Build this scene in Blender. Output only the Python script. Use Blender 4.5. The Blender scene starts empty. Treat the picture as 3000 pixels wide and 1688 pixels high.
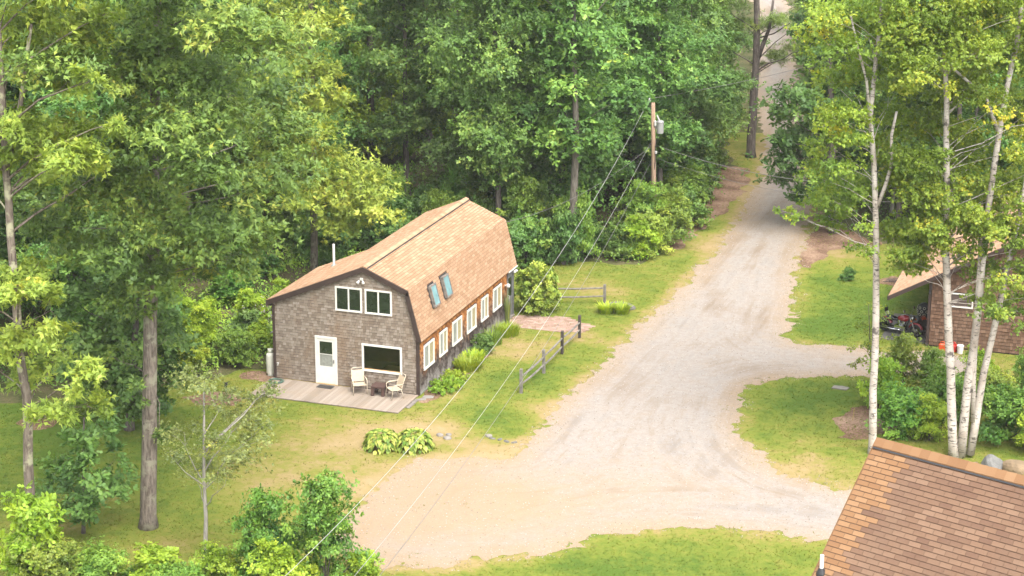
import bpy, math, random
import numpy as np
from mathutils import Matrix, Vector

sc = bpy.context.scene
col = sc.collection
rad = math.radians

# ------------------------------------------------------------------ camera, world, sun, exposure
CAM = (30.606, -76.628, 29.661)
YAW, PITCH, ROLL = -0.332, 0.2926, 0.003
FWD = np.array([math.sin(YAW) * math.cos(PITCH), math.cos(YAW) * math.cos(PITCH), -math.sin(PITCH)])
_R = np.array([math.cos(YAW), -math.sin(YAW), 0.0]); _U = np.cross(_R, FWD)
RGT = math.cos(ROLL) * _R + math.sin(ROLL) * _U
UPV = -math.sin(ROLL) * _R + math.cos(ROLL) * _U
cam_d = bpy.data.cameras.new('camera'); cam = bpy.data.objects.new('camera', cam_d); col.objects.link(cam)
cam.matrix_world = Matrix([[RGT[i], UPV[i], -FWD[i], CAM[i]] for i in range(3)] + [[0, 0, 0, 1]])
cam_d.sensor_width = 36.0; cam_d.lens = 72.0; cam_d.clip_start = 0.5; cam_d.clip_end = 2000.0
sc.camera = cam

SUN_EL, SUN_TO = 60.0, (0.67, -0.72)          # elevation; horizontal direction towards the sun
world = bpy.data.worlds.new('World'); sc.world = world; world.use_nodes = True
wn = world.node_tree.nodes; wl = world.node_tree.links
bg = wn['Background']
sky = wn.new('ShaderNodeTexSky'); sky.sky_type = 'NISHITA'; sky.sun_disc = False
sky.sun_elevation = rad(SUN_EL); sky.sun_rotation = math.atan2(SUN_TO[0], SUN_TO[1])
sky.dust_density = 4.0; sky.air_density = 1.0
hs = wn.new('ShaderNodeHueSaturation'); hs.inputs['Saturation'].default_value = 0.25    # overcast, nearly grey sky
wl.new(sky.outputs[0], hs.inputs['Color']); wl.new(hs.outputs[0], bg.inputs['Color'])
bg.inputs['Strength'].default_value = 0.15
sun_d = bpy.data.lights.new('sun', 'SUN'); sun = bpy.data.objects.new('sun', sun_d); col.objects.link(sun)
sun_d.energy = 0.75; sun_d.angle = rad(45.0); sun_d.color = (1.0, 0.93, 0.80)
_s = Vector((SUN_TO[0], SUN_TO[1], math.tan(rad(SUN_EL)) * math.hypot(*SUN_TO)))
sun.rotation_euler = _s.to_track_quat('Z', 'Y').to_euler(); sun.location = (20, -20, 60)
vs = sc.view_settings
vs.view_transform = 'Standard'; vs.look = 'None'; vs.gamma = 1.0; vs.use_curve_mapping = False
vs.exposure = 2.25
cy = sc.cycles
cy.max_bounces = 10; cy.diffuse_bounces = 6; cy.glossy_bounces = 2; cy.transmission_bounces = 8; cy.transparent_max_bounces = 6
cy.caustics_reflective = False; cy.caustics_refractive = False

def project(p):
    d = np.asarray(p, float) - np.array(CAM); z = d @ FWD
    return 512 + 2048 * (d @ RGT) / z, 288 - 2048 * (d @ UPV) / z, z

# ------------------------------------------------------------------ objects, tags
def link(o, parent=None):
    col.objects.link(o)
    if parent is not None: o.parent = parent
    return o
def tag(o, label=None, cat=None, group=None, kind=None):
    if label: o['label'] = label
    if cat: o['category'] = cat
    if group: o['group'] = group
    if kind: o['kind'] = kind
    return o
def empty(name, loc=(0, 0, 0), rz=0.0):
    o = bpy.data.objects.new(name, None); o.location = loc; o.rotation_euler = (0, 0, rz); o.empty_display_size = .3
    return link(o)
def children(o): return [c for c in o.children]
def copy_tree(o, parent=None):
    c = o.copy(); link(c, None); c.parent = parent
    for ch in list(o.children): copy_tree(ch, c)
    return c

# ------------------------------------------------------------------ mesh builders
class MB:
    def __init__(s): s.v = []; s.f = []; s.t = []; s.cur = 0.5
    def add(s, vs_, fs, M=None):
        b = len(s.v)
        for p in vs_:
            s.v.append(tuple(M @ Vector(p)) if M is not None else tuple(p))
        for f in fs: s.f.append([i + b for i in f]); s.t.append(s.cur)
        return s
    def box(s, a, b, M=None):
        x0, y0, z0 = a; x1, y1, z1 = b
        return s.add([(x0, y0, z0), (x1, y0, z0), (x1, y1, z0), (x0, y1, z0), (x0, y0, z1), (x1, y0, z1), (x1, y1, z1), (x0, y1, z1)],
                     [(0, 3, 2, 1), (4, 5, 6, 7), (0, 1, 5, 4), (1, 2, 6, 5), (2, 3, 7, 6), (3, 0, 4, 7)], M)
    def prism(s, poly, axis, a, b, M=None):
        # poly of 2-D points extruded along axis from a to b
        def P(p, t):
            if axis == 'y': return (p[0], t, p[1])
            if axis == 'x': return (t, p[0], p[1])
            return (p[0], p[1], t)
        n = len(poly)
        vs_ = [P(p, a) for p in poly] + [P(p, b) for p in poly]
        return s.add(vs_, [tuple(range(n))[::-1], tuple(range(n, 2 * n))] + [(i, (i + 1) % n, n + (i + 1) % n, n + i) for i in range(n)], M)
    def bar(s, p, q, w, h, up=(0, 0, 1)):
        p = Vector(p); q = Vector(q); d = (q - p); L = d.length; d.normalize()
        x = d.cross(Vector(up)); 
        if x.length < 1e-4: x = d.cross(Vector((1, 0, 0)))
        x.normalize(); z = x.cross(d)
        M = Matrix([[x[i], d[i], z[i], p[i]] for i in range(3)] + [[0, 0, 0, 1]])
        return s.box((-w / 2, 0, -h / 2), (w / 2, L, h / 2), M)
    def tube(s, pts, r, n=8, cap=True):
        pts = [Vector(p) for p in pts]
        rs = r if hasattr(r, '__len__') else [r] * len(pts)
        b = len(s.v); ref = None
        for i, p in enumerate(pts):
            d = (pts[min(i + 1, len(pts) - 1)] - pts[max(i - 1, 0)]).normalized()
            if ref is None:
                ref = d.orthogonal().normalized()
            x = (ref - d * ref.dot(d)).normalized(); ref = x; y = d.cross(x)
            for k in range(n):
                a = 2 * math.pi * k / n
                s.v.append(tuple(p + (x * math.cos(a) + y * math.sin(a)) * rs[i]))
        for i in range(len(pts) - 1):
            for k in range(n):
                s.f.append([b + i * n + k, b + i * n + (k + 1) % n, b + (i + 1) * n + (k + 1) % n, b + (i + 1) * n + k]); s.t.append(s.cur)
        if cap:
            s.f.append([b + k for k in range(n)][::-1]); s.t.append(s.cur)
            s.f.append([b + (len(pts) - 1) * n + k for k in range(n)]); s.t.append(s.cur)
        return s
    def lathe(s, prof, n=14, c=(0, 0, 0), M=None):
        vs_ = []; fs = []
        for r, z in prof:
            for k in range(n):
                a = 2 * math.pi * k / n; vs_.append((c[0] + r * math.cos(a), c[1] + r * math.sin(a), c[2] + z))
        m = len(prof)
        for i in range(m - 1):
            for k in range(n): fs.append((i * n + k, i * n + (k + 1) % n, (i + 1) * n + (k + 1) % n, (i + 1) * n + k))
        fs.append(tuple(range(n))[::-1]); fs.append(tuple((m - 1) * n + k for k in range(n)))
        return s.add(vs_, fs, M)
    def mesh(s, name, mat, smooth=False, org=(0, 0, 0), bev=0):
        me = bpy.data.meshes.new(name)
        o = org
        me.from_pydata([(p[0] - o[0], p[1] - o[1], p[2] - o[2]) for p in s.v], [], s.f)
        at = me.attributes.new('tint', 'FLOAT', 'FACE'); at.data.foreach_set('value', np.array(s.t, np.float32))
        me.materials.append(mat)
        if smooth: me.polygons.foreach_set('use_smooth', [True] * len(me.polygons))
        me.update()
        return me
    def build(s, name, mat, parent=None, smooth=False, org=(0, 0, 0), bev=0.0, kind=None):
        o = bpy.data.objects.new(name, s.mesh(name, mat, smooth, org)); link(o, parent)
        if bev:
            m = o.modifiers.new('bevel', 'BEVEL'); m.width = bev; m.segments = 1; m.limit_method = 'ANGLE'
        if kind: o['kind'] = kind
        return o

def np_mesh(name, V, polys_n, tint, mat, loops=None):
    """V (N,3); polys of equal size polys_n over consecutive verts or given loops; tint per vertex."""
    me = bpy.data.meshes.new(name)
    V = np.ascontiguousarray(V, np.float32)
    me.vertices.add(len(V)); me.vertices.foreach_set('co', V.ravel())
    loops = np.ascontiguousarray(loops if loops is not None else np.arange(len(V)), np.int32).ravel()
    me.loops.add(len(loops)); me.loops.foreach_set('vertex_index', loops)
    npol = len(loops) // polys_n
    me.polygons.add(npol)
    me.polygons.foreach_set('loop_start', np.arange(0, npol * polys_n, polys_n, dtype=np.int32))
    at = me.attributes.new('tint', 'FLOAT', 'POINT'); at.data.foreach_set('value', np.ascontiguousarray(tint, np.float32))
    me.materials.append(mat)
    me.update(calc_edges=True)
    return me

# ------------------------------------------------------------------ materials
def new_mat(name):
    m = bpy.data.materials.new(name); m.use_nodes = True
    nt = m.node_tree; return m, nt, nt.nodes['Principled BSDF'], nt.nodes['Material Output']
def N(nt, typ, **kw):
    n = nt.nodes.new(typ)
    for k, v in kw.items(): setattr(n, k, v)
    return n
def ramp(nt, fac, stops, interp='LINEAR'):
    r = N(nt, 'ShaderNodeValToRGB'); e = r.color_ramp.elements; r.color_ramp.interpolation = interp
    while len(e) < len(stops): e.new(0.5)
    for i, (p, c) in enumerate(stops): e[i].position = p; e[i].color = (c[0], c[1], c[2], 1)
    if fac is not None: nt.links.new(fac, r.inputs[0])
    return r.outputs[0]
def noise(nt, vec, scale, detail=3, rough=.55, dist=0.0):
    n = N(nt, 'ShaderNodeTexNoise'); n.inputs['Scale'].default_value = scale; n.inputs['Detail'].default_value = detail
    n.inputs['Roughness'].default_value = rough; n.inputs['Distortion'].default_value = dist
    if vec is not None: nt.links.new(vec, n.inputs['Vector'])
    return n.outputs['Fac']
def mapping(nt, vec, scale=(1, 1, 1), rot=(0, 0, 0), loc=(0, 0, 0)):
    m = N(nt, 'ShaderNodeMapping'); m.inputs['Scale'].default_value = scale; m.inputs['Rotation'].default_value = rot
    m.inputs['Location'].default_value = loc
    nt.links.new(vec, m.inputs['Vector']); return m.outputs[0]
def math_(nt, op, a, b=None, clamp=False):
    n = N(nt, 'ShaderNodeMath', operation=op, use_clamp=clamp)
    for i, x in enumerate((a, b)):
        if x is None: continue
        if isinstance(x, (int, float)): n.inputs[i].default_value = x
        else: nt.links.new(x, n.inputs[i])
    return n.outputs[0]
def mix(nt, fac, a, b, blend='MIX'):
    n = N(nt, 'ShaderNodeMix', data_type='RGBA', blend_type=blend)
    for i, x in ((0, fac), (6, a), (7, b)):
        if isinstance(x, (int, float)): n.inputs[i].default_value = x
        elif isinstance(x, tuple): n.inputs[i].default_value = (*x, 1)
        else: nt.links.new(x, n.inputs[i])
    return n.outputs[2]
def bump(nt, bsdf, h, strength=.4, dist=.02):
    b = N(nt, 'ShaderNodeBump'); b.inputs['Strength'].default_value = strength; b.inputs['Distance'].default_value = dist
    nt.links.new(h, b.inputs['Height']); nt.links.new(b.outputs[0], bsdf.inputs['Normal'])
def obj_co(nt): return N(nt, 'ShaderNodeTexCoord').outputs['Object']
def world_co(nt): return N(nt, 'ShaderNodeNewGeometry').outputs['Position']
def attr(nt, name='tint'): return N(nt, 'ShaderNodeAttribute', attribute_name=name).outputs['Fac']
def obrand(nt): return N(nt, 'ShaderNodeObjectInfo').outputs['Random']
def piece_rand(nt): return math_(nt, 'FRACT', math_(nt, 'ADD', attr(nt), obrand(nt)))

def simple(name, c, rough=.6, var=.15, scale=6, metal=0.0, bmp=0.0, spec=.4):
    m, nt, b, _ = new_mat(name)
    c = tuple(x * .63 for x in c)
    n = noise(nt, obj_co(nt), scale, 4)
    dark = tuple(x * (1 - var) for x in c); lite = tuple(min(1, x * (1 + var)) for x in c)
    nt.links.new(ramp(nt, n, [(.3, dark), (.7, lite)]), b.inputs['Base Color'])
    b.inputs['Roughness'].default_value = rough; b.inputs['Metallic'].default_value = metal
    b.inputs['Specular IOR Level'].default_value = spec
    if bmp: bump(nt, b, noise(nt, obj_co(nt), scale * 6, 4), bmp)
    return m

def leaf_mat(name, stops, trans=.32, rough=.5, spec=.3, hue=.03, patch=.0):
    """tint attribute picks the leaf colour; every plant shifts a little in hue and value."""
    m, nt, b, out = new_mat(name)
    t = attr(nt)
    c = ramp(nt, t, stops)
    h = N(nt, 'ShaderNodeHueSaturation')
    r = obrand(nt)
    nt.links.new(math_(nt, 'ADD', math_(nt, 'MULTIPLY', math_(nt, 'SUBTRACT', r, .5), hue), .5), h.inputs['Hue'])
    nt.links.new(math_(nt, 'ADD', math_(nt, 'MULTIPLY', math_(nt, 'SUBTRACT', math_(nt, 'FRACT', math_(nt, 'MULTIPLY', r, 7.31)), .5), .34), 1.0), h.inputs['Value'])
    nt.links.new(c, h.inputs['Color'])
    nt.links.new(h.outputs[0], b.inputs['Base Color'])
    b.inputs['Roughness'].default_value = rough; b.inputs['Specular IOR Level'].default_value = spec
    tr = N(nt, 'ShaderNodeBsdfTranslucent')
    g = mix(nt, 1.0, h.outputs[0], (1.15, 1.1, .55), 'MULTIPLY')
    nt.links.new(g, tr.inputs['Color'])
    mx = N(nt, 'ShaderNodeMixShader'); mx.inputs[0].default_value = trans
    nt.links.new(b.outputs[0], mx.inputs[1]); nt.links.new(tr.outputs[0], mx.inputs[2])
    nt.links.new(mx.outputs[0], out.inputs['Surface'])
    return m

def bark(name, dark, lite, scale=(9, 9, 1.6), patch=None):
    m, nt, b, _ = new_mat(name)
    v = mapping(nt, obj_co(nt), scale)
    n = noise(nt, v, 1.5, 5, .65)
    c = ramp(nt, n, [(.32, dark), (.68, lite)])
    if patch:
        p = noise(nt, obj_co(nt), 2.2, 4, .6)
        c = mix(nt, ramp(nt, p, [(.52, (0, 0, 0)), (.62, (1, 1, 1))]), c, patch)
    nt.links.new(c, b.inputs['Base Color']); b.inputs['Roughness'].default_value = .9
    b.inputs['Specular IOR Level'].default_value = .15
    bump(nt, b, n, .8, .04)
    return m

M = {}
M['bark_oak'] = bark('bark_oak', (.055, .043, .034), (.21, .175, .145), patch=(.21, .195, .145))
M['bark_left'] = bark('bark_left', (.06, .045, .035), (.22, .18, .145), patch=(.30, .285, .19))
M['bark_dark'] = bark('bark_dark', (.035, .028, .024), (.15, .125, .11))
M['bark_grey'] = bark('bark_grey', (.055, .046, .038), (.18, .16, .135))
M['bark_pale'] = bark('bark_pale', (.14, .125, .105), (.32, .295, .255))
def birch_bark():
    m, nt, b, _ = new_mat('bark_birch')
    co = obj_co(nt)
    v = mapping(nt, co, (3.0, 3.0, 14.0))
    n = noise(nt, v, 1.3, 4, .6)
    base = ramp(nt, noise(nt, co, 1.4, 4), [(.3, (.26, .215, .175)), (.7, (.46, .42, .37))])
    c = mix(nt, ramp(nt, n, [(.56, (0, 0, 0)), (.64, (1, 1, 1))]), base, (.06, .05, .043))
    p = noise(nt, co, 3.1, 3, .5)
    c = mix(nt, ramp(nt, p, [(.60, (0, 0, 0)), (.67, (1, 1, 1))]), c, (.085, .07, .06))
    nt.links.new(c, b.inputs['Base Color']); b.inputs['Roughness'].default_value = .75
    bump(nt, b, n, .35, .015)
    return m
M['bark_birch'] = birch_bark()
# leaves: linear base colours
LEAF = {   # linear colours of single leaves; part of the light goes through
    'leaf_oak_bright': ([(0, (.145, .215, .036)), (.45, (.280, .355, .056)), (.85, (.420, .455, .070)), (1, (.48, .45, .08))], .42, .03),
    'leaf_oak': ([(0, (0.065, 0.135, 0.035)), (.45, (0.140, 0.256, 0.053)), (.85, (0.269, 0.388, 0.070)), (1, (0.375, 0.413, 0.075))], .38, .03),
    'leaf_forest': ([(0, (0.066, 0.142, 0.036)), (.5, (0.126, 0.240, 0.050)), (.9, (0.228, 0.336, 0.067)), (1, (0.312, 0.372, 0.084))], .38, .035),
    'leaf_dark': ([(0, (.050, .110, .028)), (.5, (.092, .180, .040)), (1, (.165, .260, .055))], .36, .03),
    'leaf_birch': ([(0, (.110, .180, .026)), (.5, (.205, .285, .036)), (.88, (.330, .370, .042)), (1, (.48, .42, .04))], .44, .02),
    'leaf_lime': ([(0, (.14, .24, .022)), (.5, (.25, .36, .032)), (1, (.38, .45, .04))], .42, .03),
    'leaf_shrub': ([(0, (0.073, 0.157, 0.028)), (.5, (0.162, 0.275, 0.041)), (1, (0.292, 0.389, 0.054))], .38, .07),
    'leaf_sparse': ([(0, (.09, .125, .045)), (.5, (.16, .205, .065)), (.9, (.25, .28, .07)), (1, (.46, .40, .06))], .34, .03),
    'leaf_pine': ([(0, (.08, .15, .035)), (.5, (.16, .25, .05)), (1, (.26, .33, .065))], .3, .03),
    'leaf_hosta': ([(0, (.075, .150, .02)), (.5, (.165, .230, .03)), (1, (.35, .37, .075))], .28, .03),
    'leaf_rhodo': ([(0, (.10, .17, .030)), (.5, (.20, .28, .04)), (.9, (.32, .37, .06)), (1, (.42, .44, .10))], .25, .03)}
for k, (st_, tr_, hu_) in LEAF.items(): M[k] = leaf_mat(k, st_, tr_, hue=hu_)
# ------------------------------------------------------------------ foliage generator
DIAMOND = np.array([(0, 0, 0), (.5, .30, .05), (1, 0, 0), (.5, -.30, .05)], float)
OAKLEAF = np.array([(0, 0, 0), (.40, -.27, 0), (.44, -.07, 0), (.80, -.26, 0), (1.12, 0, 0), (.80, .26, 0), (.44, .07, 0), (.40, .27, 0)], float)
ROUND = np.array([(0, 0, 0), (.28, -.30, 0), (.68, -.30, 0), (1, 0, 0), (.68, .30, 0), (.28, .30, 0)], float)
BLADE = np.array([(0, -.06, 0), (.6, -.05, .10), (1, 0, 0), (.6, .05, .10), (0, .06, 0)], float)
NEEDLE = np.array([(0, -.05, 0), (1, 0, 0), (0, .05, 0)], float)

def unit(a): return a / (np.linalg.norm(a, axis=-1, keepdims=True) + 1e-9)

NARROW = np.array([(0, 0, 0), (.46, -.25, 0), (.56, -.08, .03), (1.15, 0, -.05), (.56, .08, .03), (.46, .25, 0)], float)
def leaves_np(rng, P, Dv, Up, size, tint, tpl):
    """place the leaf template at P, pointing along Dv, face normal near Up"""
    Dv = unit(Dv); S = unit(np.cross(Up, Dv)); Nn = np.cross(Dv, S)
    V = (P[:, None, :] + tpl[None, :, 0:1] * Dv[:, None, :] * size[:, None, None]
         + tpl[None, :, 1:2] * S[:, None, :] * size[:, None, None] + tpl[None, :, 2:3] * Nn[:, None, :] * size[:, None, None])
    return V.reshape(-1, 3), np.repeat(tint, len(tpl))

def crown_pts(rng, pads, per_m2, k=7, sub_r=.30, up_bias=.55, sub_density=3.2, shell=.45):
    """pads (x,y,z,rh,rv) -> rosette centres, outward axes, cluster tints, subcluster anchors"""
    C, A, T, SC = [], [], [], []
    for (x, y, z, rh, rv) in pads:
        ns = max(4, int(sub_density * rh * rh * 3))
        d = unit(rng.normal(size=(ns, 3))); d[:, 2] = np.where(rng.random(ns) < up_bias, np.abs(d[:, 2]), d[:, 2])
        r = rng.random(ns) ** shell
        off = d * r[:, None] * np.array([rh, rh, rv])
        sub = np.array([x, y, z]) + off
        SC.append((np.array([x, y, z]), sub))
        n = max(6, int(per_m2 * rh * rh * math.pi / k / ns))
        ids = np.repeat(np.arange(ns), n)
        sr = sub_r * (0.6 + .8 * rng.random(ns))
        tp = sub[ids] + rng.normal(size=(len(ids), 3)) * np.array([1, 1, .55]) * sr[ids][:, None] * min(1.2, rh)
        a = unit(off[ids] / np.array([rh, rh, rv]) * .9 + rng.normal(size=(len(ids), 3)) * .35 + np.array([0, 0, .55]))
        st = rng.normal(.45, .16, ns); pt = rng.normal(0, .08)
        C.append(tp); A.append(a); T.append(st[ids] + pt)
    return np.concatenate(C), np.concatenate(A), np.concatenate(T), SC

def crown_mesh(name, seed, pads, mat, tpl=DIAMOND, leaf=.18, per_m2=260, k=7, droop=.35, spread=1.0, tint_amp=.13, **kw):
    rng = np.random.default_rng(seed)
    C, A, T, SC = crown_pts(rng, pads, per_m2, k, **kw)
    n = len(C)
    C = np.repeat(C, k, 0); A = np.repeat(A, k, 0); T = np.repeat(T, k)
    m = n * k
    rdir = unit(rng.normal(size=(m, 3)))
    tang = unit(rdir - A * np.sum(rdir * A, 1, keepdims=True))
    D = unit(tang * spread + A * rng.uniform(.1, .8, (m, 1)) + np.array([0, 0, -1]) * rng.uniform(0, droop * 2, (m, 1)))
    up = unit(A * .8 + np.array([0, 0, .5]) + rng.normal(size=(m, 3)) * .35)
    size = leaf * rng.uniform(.65, 1.25, m)
    C = C + D * leaf * .15
    tint = np.clip(T + rng.normal(0, tint_amp, m), 0, 1)
    V, tt = leaves_np(rng, C, D, up, size, tint, tpl)
    return np_mesh(name, V, len(tpl), tt, mat), SC

def path_at(path, z):
    for i in range(len(path) - 1):
        a, b = path[i], path[i + 1]
        if a[2] <= z <= b[2]:
            t = (z - a[2]) / max(1e-6, b[2] - a[2]); return Vector(a).lerp(Vector(b), t)
    return Vector(path[-1]) if z > path[-1][2] else Vector(path[0])

def trunk_mesh(name, seed, path, r0, r1, mat, pads=None, SC=None, extra=(), flare=1.35, n=9, limb_r=.09, limb_from=.28, twigs=3, rise=.45, wob=.03):
    rnd = random.Random(seed); mb = MB()
    # refined path with slight wobble
    pts = []; H = path[-1][2] - path[0][2]
    for i in range(len(path) - 1):
        a, b = Vector(path[i]), Vector(path[i + 1]); ns = max(1, int((b - a).length / 1.2))
        for j in range(ns):
            p = a.lerp(b, j / ns); pts.append(p + Vector((rnd.uniform(-wob, wob), rnd.uniform(-wob, wob), 0)))
    pts.append(Vector(path[-1]))
    z0 = path[0][2]
    pts[0].z -= .15
    p1 = pts[0].lerp(pts[1], .3); p1.z = pts[0].z + .55
    pts.insert(1, p1)
    rs = []
    for p in pts:
        t = max(0, min(1, (p.z - z0) / H)); rs.append(r0 * (1 - t) + r1 * t)
    rs[0] *= flare
    mb.tube(pts, rs, n)
    for (pp, ra, rb) in extra:
        q = []
        for i in range(len(pp) - 1):
            a, b = Vector(pp[i]), Vector(pp[i + 1]); ns = max(1, int((b - a).length / .9))
            for j in range(ns): q.append(a.lerp(b, j / ns) + Vector((rnd.uniform(-wob, wob), rnd.uniform(-wob, wob), 0)))
        q.append(Vector(pp[-1]))
        L = len(q) - 1
        mb.tube(q, [ra * (1 - i / L) + rb * i / L for i in range(L + 1)], max(5, n - 2))
    if pads is not None:
        for i, (x, y, z, rh, rv) in enumerate(pads):
            c = Vector((x, y, z)); hz = math.hypot(x - path_at(path, z).x, y - path_at(path, z).y)
            za = max(z0 + H * limb_from, z - rise * hz - .3); za = min(za, path[-1][2] - .3)
            a = path_at(path, za); L = (c - a).length
            if L < .25: continue
            r = limb_r * (.35 + .14 * L) ; r = min(r, r0 * .5)
            mid = a.lerp(c, .5) + Vector((rnd.uniform(-.12, .12) * L, rnd.uniform(-.12, .12) * L, rnd.uniform(-.02, .14) * L))
            q = []
            for t in (0, .25, .5, .75, 1):
                q.append(a * (1 - t) ** 2 + mid * 2 * t * (1 - t) + c * t * t + Vector((rnd.uniform(-.04, .04), rnd.uniform(-.04, .04), rnd.uniform(-.03, .03))) * L * (t > 0))
            mb.tube(q, [r, r * .8, r * .6, r * .42, r * .25], 5, False)
            if SC is not None and twigs:
                sub = SC[i][1]; idx = list(range(len(sub))); rnd.shuffle(idx)
                for j in idx[:twigs]:
                    s_ = Vector(sub[j]); a2 = q[3 if rnd.random() < .5 else 4]
                    m2 = a2.lerp(s_, .5) + Vector((rnd.uniform(-.1, .1), rnd.uniform(-.1, .1), rnd.uniform(0, .12)))
                    mb.tube([a2, m2, s_], [r * .25, r * .18, .008], 3, False)
    return mb.mesh(name, mat, smooth=True)

RH = np.array([math.cos(YAW), -math.sin(YAW)]); FH = np.array([math.sin(YAW), math.cos(YAW)])
def uvz(p):   # local (right, away, up) of the view heading -> local xyz of the tree
    return (p[0] * RH[0] + p[1] * FH[0], p[0] * RH[1] + p[1] * FH[1], p[2])
def cv_path(path): return [uvz(p) for p in path]
def cv_pads(pads): return [(*uvz(p[:3]), p[3], p[4]) for p in pads]

def tree(name, label, cat, loc, trunk_me, crown_me, group=None, rz=0.0, s=1.0, sz=None):
    t = empty(name, (loc[0], loc[1], loc[2] if len(loc) > 2 else 0.0), rz); t.scale = (s, s, sz or s)
    tag(t, label, cat, group)
    if trunk_me: link(bpy.data.objects.new('trunk', trunk_me), t)
    link(bpy.data.objects.new('crown', crown_me), t)
    return t

def random_pads(seed, H, z0, R, n, rmin, rmax, top=.25, flat=.6):
    rnd = random.Random(seed); out = []
    for i in range(n):
        t = (i + rnd.random()) / n; z = z0 + (H - z0) * t
        prof = math.sin(math.pi * min(1, (t * .85 + .16))) ** .7
        a = rnd.uniform(0, 2 * math.pi) + i * 2.4; r = R * prof * (rnd.uniform(.35, 1.0) if i % 3 else rnd.uniform(0, .45))
        rh = rnd.uniform(rmin, rmax) * (1 - .35 * t)
        out.append((r * math.cos(a), r * math.sin(a), z, rh, rh * flat * rnd.uniform(.8, 1.2)))
    return out

# ------------------------------------------------------------------ ground colours
def grass_color(nt, co):
    big = noise(nt, co, .16, 4, .6, .4)
    mid = noise(nt, mapping(nt, co, (1, 1, 1), (0, 0, 0), (37, 11, 0)), .75, 5, .65, .3)
    sml = noise(nt, co, 3.4, 5, .72)
    fine = noise(nt, co, 11.0, 4, .75)
    f = math_(nt, 'ADD', math_(nt, 'MULTIPLY', big, .50), math_(nt, 'MULTIPLY', mid, .50))
    f = math_(nt, 'ADD', f, math_(nt, 'MULTIPLY', math_(nt, 'SUBTRACT', sml, .5), .42))
    f = math_(nt, 'ADD', f, math_(nt, 'MULTIPLY', math_(nt, 'SUBTRACT', fine, .5), .22))
    f = math_(nt, 'ADD', f, math_(nt, 'MULTIPLY', attr(nt, 'dry'), .25))
    c = ramp(nt, f, [(.34, (0.058, 0.097, 0.013)), (.49, (0.113, 0.137, 0.020)), (.60, (0.157, 0.150, 0.033)), (.71, (0.216, 0.163, 0.069)), (.88, (0.255, 0.189, 0.101))])
    c = mix(nt, math_(nt, 'MULTIPLY', ramp(nt, fine, [(.5, (0, 0, 0)), (.75, (1, 1, 1))]), .5), c, mix(nt, .7, c, (.03, .045, .01)))
    return c, fine
def m_lawn():
    m, nt, b, _ = new_mat('lawn_grass'); co = world_co(nt)
    c, fine = grass_color(nt, co)
    nt.links.new(c, b.inputs['Base Color']); b.inputs['Roughness'].default_value = .95; b.inputs['Specular IOR Level'].default_value = .1
    bump(nt, b, fine, .6, .05)
    return m
def m_blade():
    m, nt, b, out = new_mat('grass_blades'); co = world_co(nt)
    c, fine = grass_color(nt, co)
    c = mix(nt, ramp(nt, attr(nt), [(0, (0, 0, 0)), (1, (.8, .8, .8))]), mix(nt, .25, c, (.20, .23, .045)), mix(nt, .35, c, (.25, .28, .055)))
    nt.links.new(c, b.inputs['Base Color']); b.inputs['Roughness'].default_value = .8; b.inputs['Specular IOR Level'].default_value = .15
    tr = N(nt, 'ShaderNodeBsdfTranslucent'); nt.links.new(c, tr.inputs['Color'])
    mx = N(nt, 'ShaderNodeMixShader'); mx.inputs[0].default_value = .45
    nt.links.new(b.outputs[0], mx.inputs[1]); nt.links.new(tr.outputs[0], mx.inputs[2]); nt.links.new(mx.outputs[0], out.inputs['Surface'])
    return m
def m_road():
    m, nt, b, _ = new_mat('gravel'); co = world_co(nt)
    streak = noise(nt, mapping(nt, co, (.9, .12, 1), (0, 0, rad(8))), 1.0, 5, .65, .6)
    big = noise(nt, co, .22, 4, .6, .5)
    fine = noise(nt, co, 11.0, 5, .8)
    grit = noise(nt, co, 46.0, 3, .7)
    cv = N(nt, 'ShaderNodeCombineXYZ'); nt.links.new(math_(nt, 'MULTIPLY', attr(nt, 'inset'), 1.25), cv.inputs[0])
    sxy = N(nt, 'ShaderNodeSeparateXYZ'); nt.links.new(co, sxy.inputs[0]); nt.links.new(math_(nt, 'MULTIPLY', sxy.outputs['Y'], .06), cv.inputs[1])
    track = noise(nt, cv.outputs[0], 1.0, 5, .7, .25)
    f = math_(nt, 'ADD', math_(nt, 'MULTIPLY', streak, .25), math_(nt, 'ADD', math_(nt, 'MULTIPLY', big, .35), math_(nt, 'MULTIPLY', track, .40)))
    c = ramp(nt, f, [(.39, (.158, .126, .098)), (.455, (.208, .182, .158)), (.51, (.238, .219, .200)), (.56, (.222, .207, .192)), (.625, (.166, .151, .139))])
    mot = noise(nt, co, 3.2, 6, .75)
    c = mix(nt, ramp(nt, mot, [(.44, (0, 0, 0)), (.62, (.5, .5, .5))]), c, (.18, .147, .12))
    edge = attr(nt, 'edge')
    en = math_(nt, 'ADD', edge, math_(nt, 'MULTIPLY', math_(nt, 'SUBTRACT', noise(nt, co, 1.3, 5, .7), .5), 1.1), True)
    c = mix(nt, math_(nt, 'MULTIPLY', en, .8), c, (.255, .18, .108))
    c = mix(nt, math_(nt, 'MULTIPLY', ramp(nt, fine, [(.44, (0, 0, 0)), (.62, (1, 1, 1))]), .5), c, (.19, .148, .112))
    c = mix(nt, ramp(nt, grit, [(.62, (0, 0, 0)), (.74, (.6, .6, .6))]), c, (.13, .105, .085))
    nt.links.new(c, b.inputs['Base Color']); b.inputs['Roughness'].default_value = .95; b.inputs['Specular IOR Level'].default_value = .1
    bump(nt, b, math_(nt, 'ADD', fine, grit), .5, .03)
    return m
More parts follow.
